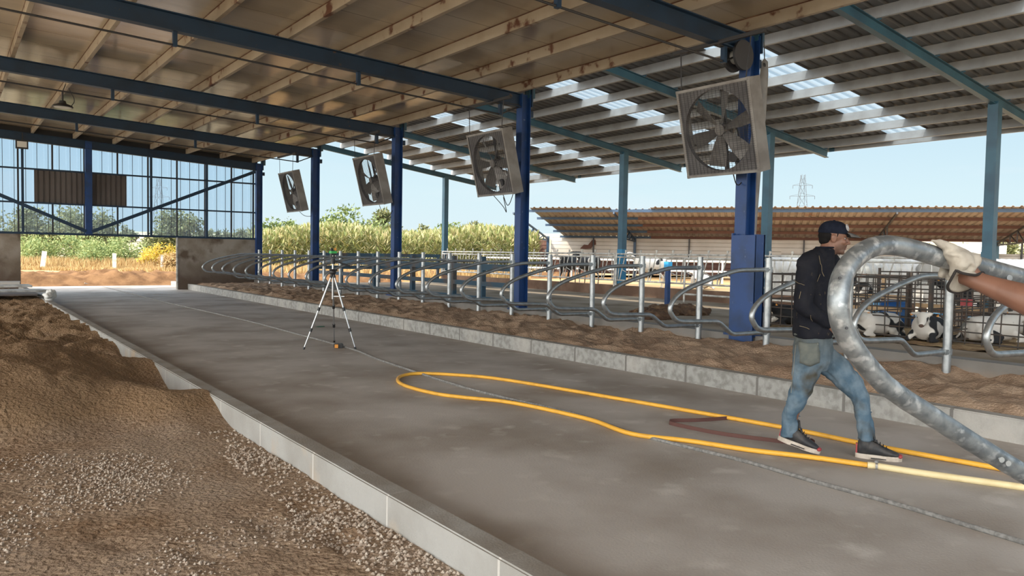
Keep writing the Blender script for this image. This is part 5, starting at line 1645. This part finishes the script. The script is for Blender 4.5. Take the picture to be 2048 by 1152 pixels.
# --- face details
for s in (-1, 1):
    b = MB(); b.ball(H(.066, s * .030, .004), (.012, .013, .008), R); ey = b.build('eye', 'eye_white', man, True)
    b = MB(); b.ball(H(.0765, s * .030, .004), (.004, .0055, .0055), R); b.build('iris', 'hair', ey, True)
    b = MB(); b.cap(H(.084, s * .014, .022), H(.078, s * .030, .026), .0045, .005); b.cap(H(.078, s * .030, .026), H(.060, s * .048, .021), .005, .0035); b.build('eyebrow', 'hair', man, True)
b = MB(); b.ball(H(.0885, 0, -.0585), (.007, .020, .0055), R); b.ball(H(.086, 0, -.071), (.007, .017, .006), R); b.build('lips', 'lips', man, True)
b = MB()
b.cap(H(.093, .004, -.047), H(.080, .026, -.056), .0045, .004); b.cap(H(.093, -.004, -.047), H(.080, -.026, -.056), .0045, .004)
b.ball(H(.071, 0, -.104), (.0145, .018, .012), R, 3)
link_mesh('beard', fused(b, 0.004, 2), 'beard', man)
b = MB()
b.ball(H(-.036, 0, .018), (.078, .0765, .060), R, 3); b.ball(H(-.060, 0, -.018), (.046, .062, .040), R, 3)
for s in (-1, 1):
    b.cap(H(.012, s * .0700, .035), H(.010, s * .0700, .012), .007, .005)
link_mesh('hair', fused(b, 0.005, 2), 'hair', man)
# --- cap
b = MB()
capo = []
for k in range(9):
    a = math.pi / 2 * k / 8
    rr = math.cos(a) ** 0.75
    zz = 0.050 + 0.082 * math.sin(a)
    f_, s_, u_ = R.col[0], R.col[1], R.col[2]
    tilt = 0.010 * (1 - math.sin(a))
    capo.append((H(-.012, 0, zz), f_ * (.104 * rr + 1e-4) + u_ * tilt * 0.3, s_ * (.084 * rr + 1e-4)))
capo = [(H(-.012, 0, .036), R.col[0] * .103, R.col[1] * .083)] + capo
b.loft(capo, 28); cap_o = b.build('cap', 'cap_navy', man, True, 60)
b = MB(); b.ball(H(-.012, 0, .133), (.009, .009, .005), R); b.build('cap_button', 'cap_navy', cap_o, True)
b = MB()
vs, fs = [], []
nU, nV = 12, 5
for i in range(nU + 1):
    a = -1.25 + 2.5 * i / nU
    for j in range(nV + 1):
        f = j / nV
        x = (.066 + 0.035 * math.cos(a)) + f * .082 * max(0.05, math.cos(a * .95)); y = .081 * math.sin(a) * (1 - 0.10 * f)
        z = .052 - .014 * f - 0.9 * y * y - 0.08 * f * f * .2
        vs.append(H(x, y, z))
for i in range(nU):
    for j in range(nV):
        q = i * (nV + 1) + j
        fs.append((q, q + 1, q + nV + 2, q + nV + 1))
b.quads(vs, fs); o = b.build('brim', 'cap_brim', cap_o, True); s_ = o.modifiers.new('s', 'SOLIDIFY'); s_.thickness = 0.004
bc = H(.080, .032, .086); bn = (R @ Vector((.85, .42, .30))).normalized()
b = MB(); ring = []
e1 = bn.orthogonal().normalized(); e2 = bn.cross(e1)
b.tube([bc + (e1 * math.cos(2 * math.pi * k / 20) + e2 * math.sin(2 * math.pi * k / 20)) * .024 for k in range(20)], .0032, 6, closed=True)
b.bar(bc - e2 * .014, bc + e2 * .014, .012, .006, bn); b.bar(bc - e1 * .01 + e2 * .006, bc + e1 * .012 + e2 * .004, .006, .006, bn)
b.build('badge', 'badge', cap_o, True)
# --- shirt
b = MB()


def ring_at(px, py, dd, a, s_, lean=0.0):
    return (mp(px, py, dd), fwd * a + UP * lean, rgt * s_)


b.loft([ring_at(1628, 674, 0, .145, .175), ring_at(1628, 655, 0, .150, .178), ring_at(1628, 625, 0, .142, .172), ring_at(1628, 590, 0, .138, .180), ring_at(1630, 560, 0, .140, .190), ring_at(1632, 535, 0, .132, .190), ring_at(1635, 519, 0, .118, .168), ring_at(1642, 508, 0, .095, .110), ring_at(1648, 500, 0, .074, .078), ring_at(1650, 496, 0, .066, .068)], 28)
b.ball(shR, (.085, .085, .085)); b.ball(shL, (.085, .085, .085)); b.cap(mp(1640, 513, -.05), mp(1617, 526, -.15), .065, .075); b.cap(mp(1648, 511, .05), mp(1660, 524, .15), .065, .075)
for s_, e_, w_ in ((shR, elR, wrR), (shL, elL, wrL)):
    b.cap(s_, e_, .078, .064); b.cap(e_, w_.lerp(e_, .04), .062, .040)
shirt_me = fused(b, 0.009, 3, (9, 0.014, 0.75)); link_mesh('shirt', shirt_me, 'shirt', man)
b = MB(); b.tube([mp(1650, 496, 0) + fwd * .064 * math.cos(2 * math.pi * k / 24) + rgt * .068 * math.sin(2 * math.pi * k / 24) + UP * .004 for k in range(24)], .006, 6, closed=True); b.build('collar', 'cap_navy', man, True)
# --- jeans
b = MB()
b.loft([ring_at(1628, 664, 0, .126, .152), ring_at(1627, 680, 0, .138, .162), ring_at(1626, 700, 0, .145, .166), ring_at(1628, 722, 0, .130, .158), ring_at(1632, 738, 0, .085, .12)], 28)
b.ball(mp(1613, 702, -.05), (.10, .10, .11))
for pts in (((1616, 716, -.07, .105), (1612, 745, -.06, .094), (1605, 772, -.04, .082), (1594, 795, -.02, .070), (1582, 825, .03, .058), (1577, 868, .065, .055)),
            ((1648, 716, .065, .105), (1682, 745, .04, .096), (1707, 772, .015, .082), (1720, 795, -.01, .069), (1726, 825, -.05, .059), (1733, 874, -.09, .058))):
    for p, q in zip(pts[:-1], pts[1:-1]):
        b.cap(mp(*p[:3]), mp(*q[:3]), p[3], q[3])
    p, q = pts[-2], pts[-1]
    b.tube([mp(*p[:3]), mp(*p[:3]).lerp(mp(*q[:3]), .5), mp(q[0], q[1] - 3, q[2]), mp(q[0], q[1] + 6, q[2])], [p[3], (p[3] + q[3]) / 2, q[3] * 1.02, q[3] * 1.06], 18)
jeans_me = fused(b, 0.008, 3, (15, 0.015, 0.6)); link_mesh('jeans', jeans_me, 'denim', man)
# seams, pocket
from mathutils.bvhtree import BVHTree


def bvh_of(me):
    return BVHTree.FromPolygons([v.co.copy() for v in me.vertices], [tuple(p.vertices) for p in me.polygons])


def on_cloth(bvh, px, py, lift):
    """the point of the cloth that faces the lane at this place"""
    d = (P(px, py, 10) - EYE).normalized()
    hit, nrm, _, _ = bvh.ray_cast(EYE, d)
    if hit is None:
        return P(px, py, D0 - 0.1)
    return hit + nrm * lift


jeans_bvh = bvh_of(jeans_me); shirt_bvh = bvh_of(shirt_me)
b = MB()
pk = []
NU, NV = 8, 9
for j in range(NV + 1):
    for i in range(NU + 1):
        u, w = i / NU, j / NV
        x0_, x1_ = 1600 + 1.5 * w, 1637 - 1.0 * w
        y_ = 684 + 40 * w + (7 * (1 - abs(2 * u - 1)) * sstep(0.6, 1, w)) + 3 * math.sin(u * 3) * (1 - w)
        pk.append(on_cloth(jeans_bvh, x0_ + (x1_ - x0_) * u, y_, 0.008))
b.quads(pk, [(j * (NU + 1) + i, j * (NU + 1) + i + 1, (j + 1) * (NU + 1) + i + 1, (j + 1) * (NU + 1) + i) for j in range(NV) for i in range(NU)])
o = b.build('back_pocket', 'denim_pocket', man, True); s_ = o.modifiers.new('s', 'SOLIDIFY'); s_.thickness = 0.010
b = MB()
b.tube([on_cloth(jeans_bvh, 1592 - 0.10 * k + (0 if k < 110 else 0), 690 + k, 0.002) for k in range(0, 100, 6)], 0.0018, 5)
b.build('side_seam', 'stitch', man)
b = MB(); b.tube([mp(1628, 669, 0) + fwd * .132 * math.cos(2 * math.pi * k / 28) + rgt * .158 * math.sin(2 * math.pi * k / 28) for k in range(28)], .013, 8, closed=True); b.build('belt', 'denim_pocket', man, True)

rng = random.Random(3)
for (x0, y0, dx, dy, n_) in ((1637, 512, 2.5, 9, 6), (1588, 562, 4, 2, 6), (1602, 583, -1.5, 6, 2), (1621, 630, 2, 6, 3), (1600, 652, 8, 3, 3), (1640, 548, -3, 6, 2)):
    pts = []
    for k in range(n_ + 1):
        pts.append(on_cloth(shirt_bvh, x0, y0, 0.004)); x0 += dx * rng.uniform(.3, 1.3); y0 += dy * rng.uniform(.3, 1.3)
    b = MB(); b.tube(smooth_path(pts, 3), 0.0014, 5); b.build('straw_strand', 'straw', man)


def shoe(ank, toe_dir, pitch, sole_z_heel, label_=None, L=.30):
    """high-top trainer: heel under the ankle, toe along toe_dir"""
    f = toe_dir.normalized(); r = f.cross(UP).normalized()
    f2 = (f * math.cos(pitch) - UP * math.sin(pitch)).normalized(); u2 = r.cross(f2).normalized()
    h = Vector((ank.x, ank.y, 0)) - f * 0.075; h.z = sole_z_heel
    q = lambda a, s, z: h + f2 * a + r * s + u2 * z
    t = None
    b = MB()
    b.loft([(q(.012, 0, .075), r * .030, u2 * .048), (q(.035, 0, .08), r * .040, u2 * .060), (q(.09, 0, .082), r * .044, u2 * .060), (q(.14, 0, .072), r * .046, u2 * .050), (q(.19, 0, .058), r * .050, u2 * .036), (q(.24, 0, .048), r * .048, u2 * .027), (q(.275, 0, .042), r * .036, u2 * .020), (q(.295, 0, .038), r * .016, u2 * .010)], 18)
    b.cap(q(.062, 0, .09), q(.066, 0, .165), .050, .047)
    sh = link_mesh('shoe', fused(b, 0.006, 2), 'shoe_black', man)
    b = MB()
    out = []
    for k in range(28):
        a = 2 * math.pi * k / 28
        x = .152 + .156 * math.cos(a); w = .047 + .006 * math.cos(a) - (.010 if .09 < x < .16 else 0)
        out.append((x, w * math.sin(a) * (1.0 if abs(math.cos(a)) < .9 else .9)))
    M = Matrix((f2, r, u2)).transposed().to_4x4(); M.translation = h
    b.prism(out, M, .034)
    b.build('sole', 'shoe_sole', sh, True)
    b = MB(); b.ball(q(.292, 0, .036), (.020, .036, .016), Matrix((f2, r, u2)).transposed()); b.build('toe_cap', 'shoe_red', sh, True)
    b = MB(); b.box(q(.004, 0, .07), (.010, .035, .07), Matrix((f2, r, u2)).transposed()); b.build('heel_tab', 'shoe_red', sh)
    b = MB(); b.loft([(q(.105, 0, .19), r * .030, f2 * .006), (q(.118, 0, .15), r * .032, f2 * .008), (q(.15, 0, .115), r * .026, u2 * .006)], 12); b.build('tongue', 'shoe_black', sh, True)
    b = MB()
    for k in range(5):
        c = k / 4
        a = q(.118 + .085 * c, 0, .147 - .055 * c)
        b.tube([a - r * .028 - u2 * .012, a + u2 * .006, a + r * .028 - u2 * .012], .0032, 6)
    b.build('laces', 'black_plastic', sh)
    b = MB(); b.bar(q(.10, .053, .013), q(.20, .053, .013), .004, .018, r) ; b.build('sole_window', 'shoe_black', sh)


shoe(anR, fwd * 0.96 + rgt * .1, rad(14), 0.078)
shoe(anL, fwd, rad(0), 0.0)

# --- the second person: gloved hand and bare forearm reaching in from the right
mate = thing('person', 'bare forearm in a pale work glove reaching from the right edge to the carried pipe', 'person', P(2420, 1150, 2.1) * 1.0)
wr, el, sh = P(1948, 560, 2.33), P(2190, 650, 2.10), P(2420, 520, 1.98)
foot = Vector((sh.x, sh.y, 0))
away = Vector((cr.x, cr.y, 0)).normalized()
side2 = Vector((cf.x, cf.y, 0)).normalized()
b = MB()
v2 = lambda a, s, z: foot + away * a + side2 * s + UP * z
# forearm as an oval loft, thin at the wrist and full below the elbow
ax = (el - wr).normalized(); nu = (UP - ax * UP.dot(ax)).normalized(); nv = ax.cross(nu).normalized()
b.loft([(wr - ax * .05, nu * .024, nv * .030), (wr, nu * .027, nv * .031), (wr.lerp(el, .2), nu * .033, nv * .035), (wr.lerp(el, .45), nu * .044, nv * .042), (wr.lerp(el, .7), nu * .051, nv * .046), (wr.lerp(el, .9), nu * .048, nv * .045), (el + ax * .02, nu * .040, nv * .04)], 24)
b.cap(el, sh, .050, .062)
b.cap(sh, v2(.12, .0, 1.47), .07, .09); b.cap(v2(.16, 0, 1.44), v2(.16, 0, .95), .15, .145); b.cap(v2(.16, 0, 1.5), v2(.16, 0, 1.60), .06, .06)
b.ball(v2(.16, 0, 1.70), (.085, .10, .12)); b.ball(v2(.08, 0, 1.68), (.02, .016, .03)); b.cap(v2(.34, 0.02, 1.42), v2(.40, 0.05, 1.12), .06, .045); b.cap(v2(.40, .05, 1.12), v2(.30, .12, .9), .045, .032); hand(b, v2(.30, .12, .9), Vector((-.1, .1, -1)), away * -1)
for s in (-1, 1):
    b.cap(v2(.16, s * .09, .95), v2(.15, s * .10, .5), .09, .06); b.cap(v2(.15, s * .10, .5), v2(.17, s * .11, .09), .055, .04); b.cap(v2(.17, s * .11, .04), v2(-.02, s * .12, .03), .045, .035)
# gloved fingers are modelled on the glove; the palm runs on inside it
b.cap(wr, P(1930, 535, 2.34), .028, .030)
link_mesh('body', fused(b, 0.008, 3), 'skin_arm', mate)
b = MB(); b.cap(v2(.16, 0, 1.40), v2(.16, 0, .98), .165, .16); b.cap(sh.lerp(v2(.12, 0, 1.47), .2), v2(.2, 0, 1.45), .085, .1); b.cap(sh, sh.lerp(el, .35), .078, .074); b.cap(v2(.32, .02, 1.42), v2(.37, .03, 1.25), .075, .065); b.cap(v2(.16, -.10, 1.50), v2(.16, .12, 1.50), .085, .085); b.cap(v2(.16, 0, 1.50), v2(.16, 0, 1.55), .078, .072)
link_mesh('t_shirt', fused(b, 0.012, 3, (8, .01, 1)), 'grey_shirt', mate)
b = MB()
for s in (-1, 1):
    b.cap(v2(.16, s * .09, .97), v2(.15, s * .10, .5), .105, .078); b.cap(v2(.15, s * .10, .5), v2(.17, s * .11, .12), .075, .062)
link_mesh('trousers', fused(b, 0.012, 3, (8, .01, 1)), 'denim', mate)
b = MB(); b.ball(v2(.17, 0, 1.74), (.10, .105, .10)); link_mesh('hair', fused(b, 0.012, 1), 'hair', mate)
for s in (-1, 1):
    b = MB(); b.cap(v2(.20, s * .11, .05), v2(-.05, s * .12, .04), .052, .045); link_mesh('shoe', fused(b, 0.012, 1), 'shoe_black', mate)
# glove
b = MB()
g = lambda x, y, d: P(x, y, d)
TB = 2.35
# back of the hand laid over the near side of the pipe
b.loft([(g(1928, 542, 2.325), cr * .028 + cd * .01, cf * .030 + cd * .012), (g(1924, 532, 2.308), cr * .040 + cd * .02, cf * .03 + cd * .02), (g(1918, 520, 2.31), cr * .046 + cd * .02, cf * .036), (g(1914, 507, 2.335), cr * .040 + cd * .014, cf * .05), (g(1916, 499, 2.36), cr * .030 + cd * .012, cf * .04)], 22)
# heel of the hand running down the near face
b.cap(g(1918, 526, 2.303), g(1906, 548, 2.318), .028, .013)
b.cap(g(1948, 522, 2.325), g(1938, 538, 2.31), .022, .016)
# thumb lying along the top of the pipe, pointing up and left
b.cap(g(1912, 504, 2.325), g(1893, 492, 2.315), .021, .0155); b.cap(g(1893, 492, 2.315), g(1877, 484, 2.31), .0155, .0115); b.cap(g(1877, 484, 2.31), g(1864, 481, 2.308), .011, .005)
# four fingers over the far side, their tips coming out underneath
for k, (x, L) in enumerate(((1898, 1.0), (1913, 1.08), (1929, 1.0), (1944, .85))):
    dy = (x - 1895) * .27
    p0, p1, p2, p3 = g(x + 4, 502 + dy, 2.375), g(x, 500 + dy + 6, 2.41), g(x - 6, 528 + dy, 2.415), g(x - 14, 528 + dy + 21 * L, 2.375)
    b.cap(p0, p1, .016, .0155); b.cap(p1, p2, .0155, .0145); b.cap(p2, p3, .0145, .011)
gl = link_mesh('glove', fused(b, 0.0045, 4, (26, 0.0035, 1)), 'glove_cloth', mate)
# open cuff: flared flaps with dark trim
rim = [(1912, 541, 2.288), (1924, 546, 2.278), (1938, 549, 2.278), (1953, 550, 2.292), (1966, 545, 2.33), (1966, 555, 2.385), (1950, 570, 2.395), (1934, 580, 2.39), (1915, 585, 2.37), (1900, 582, 2.345), (1895, 573, 2.318), (1903, 557, 2.298)]
inn = [tuple(a_ * 0.42 + c_ * 0.58 for a_, c_ in zip(q, (1921, 529, 2.325))) for q in rim]
vs = [g(*q) for q in inn] + [g((a[0] + c_[0]) / 2, (a[1] + c_[1]) / 2, (a[2] + c_[2]) / 2) for a, c_ in zip(inn, rim)] + [g(*q) for q in rim]
n_ = len(rim)
fs = [(r_ * n_ + k, r_ * n_ + (k + 1) % n_, (r_ + 1) * n_ + (k + 1) % n_, (r_ + 1) * n_ + k) for r_ in range(2) for k in range(n_)]
b = MB(); b.quads(vs, fs); o = b.build('cuff', 'glove_cloth', gl, True, 80)
s_ = o.modifiers.new('u', 'SUBSURF'); s_.levels = 2; s_.render_levels = 2; s_ = o.modifiers.new('s', 'SOLIDIFY'); s_.thickness = 0.003
rp2 = smooth_path([g(*q) for q in rim] + [g(*rim[0])], 4)[:-1]
b = MB(); b.tube(rp2, .0042, 8, closed=True); b.build('cuff_trim', 'glove_trim', gl, True)
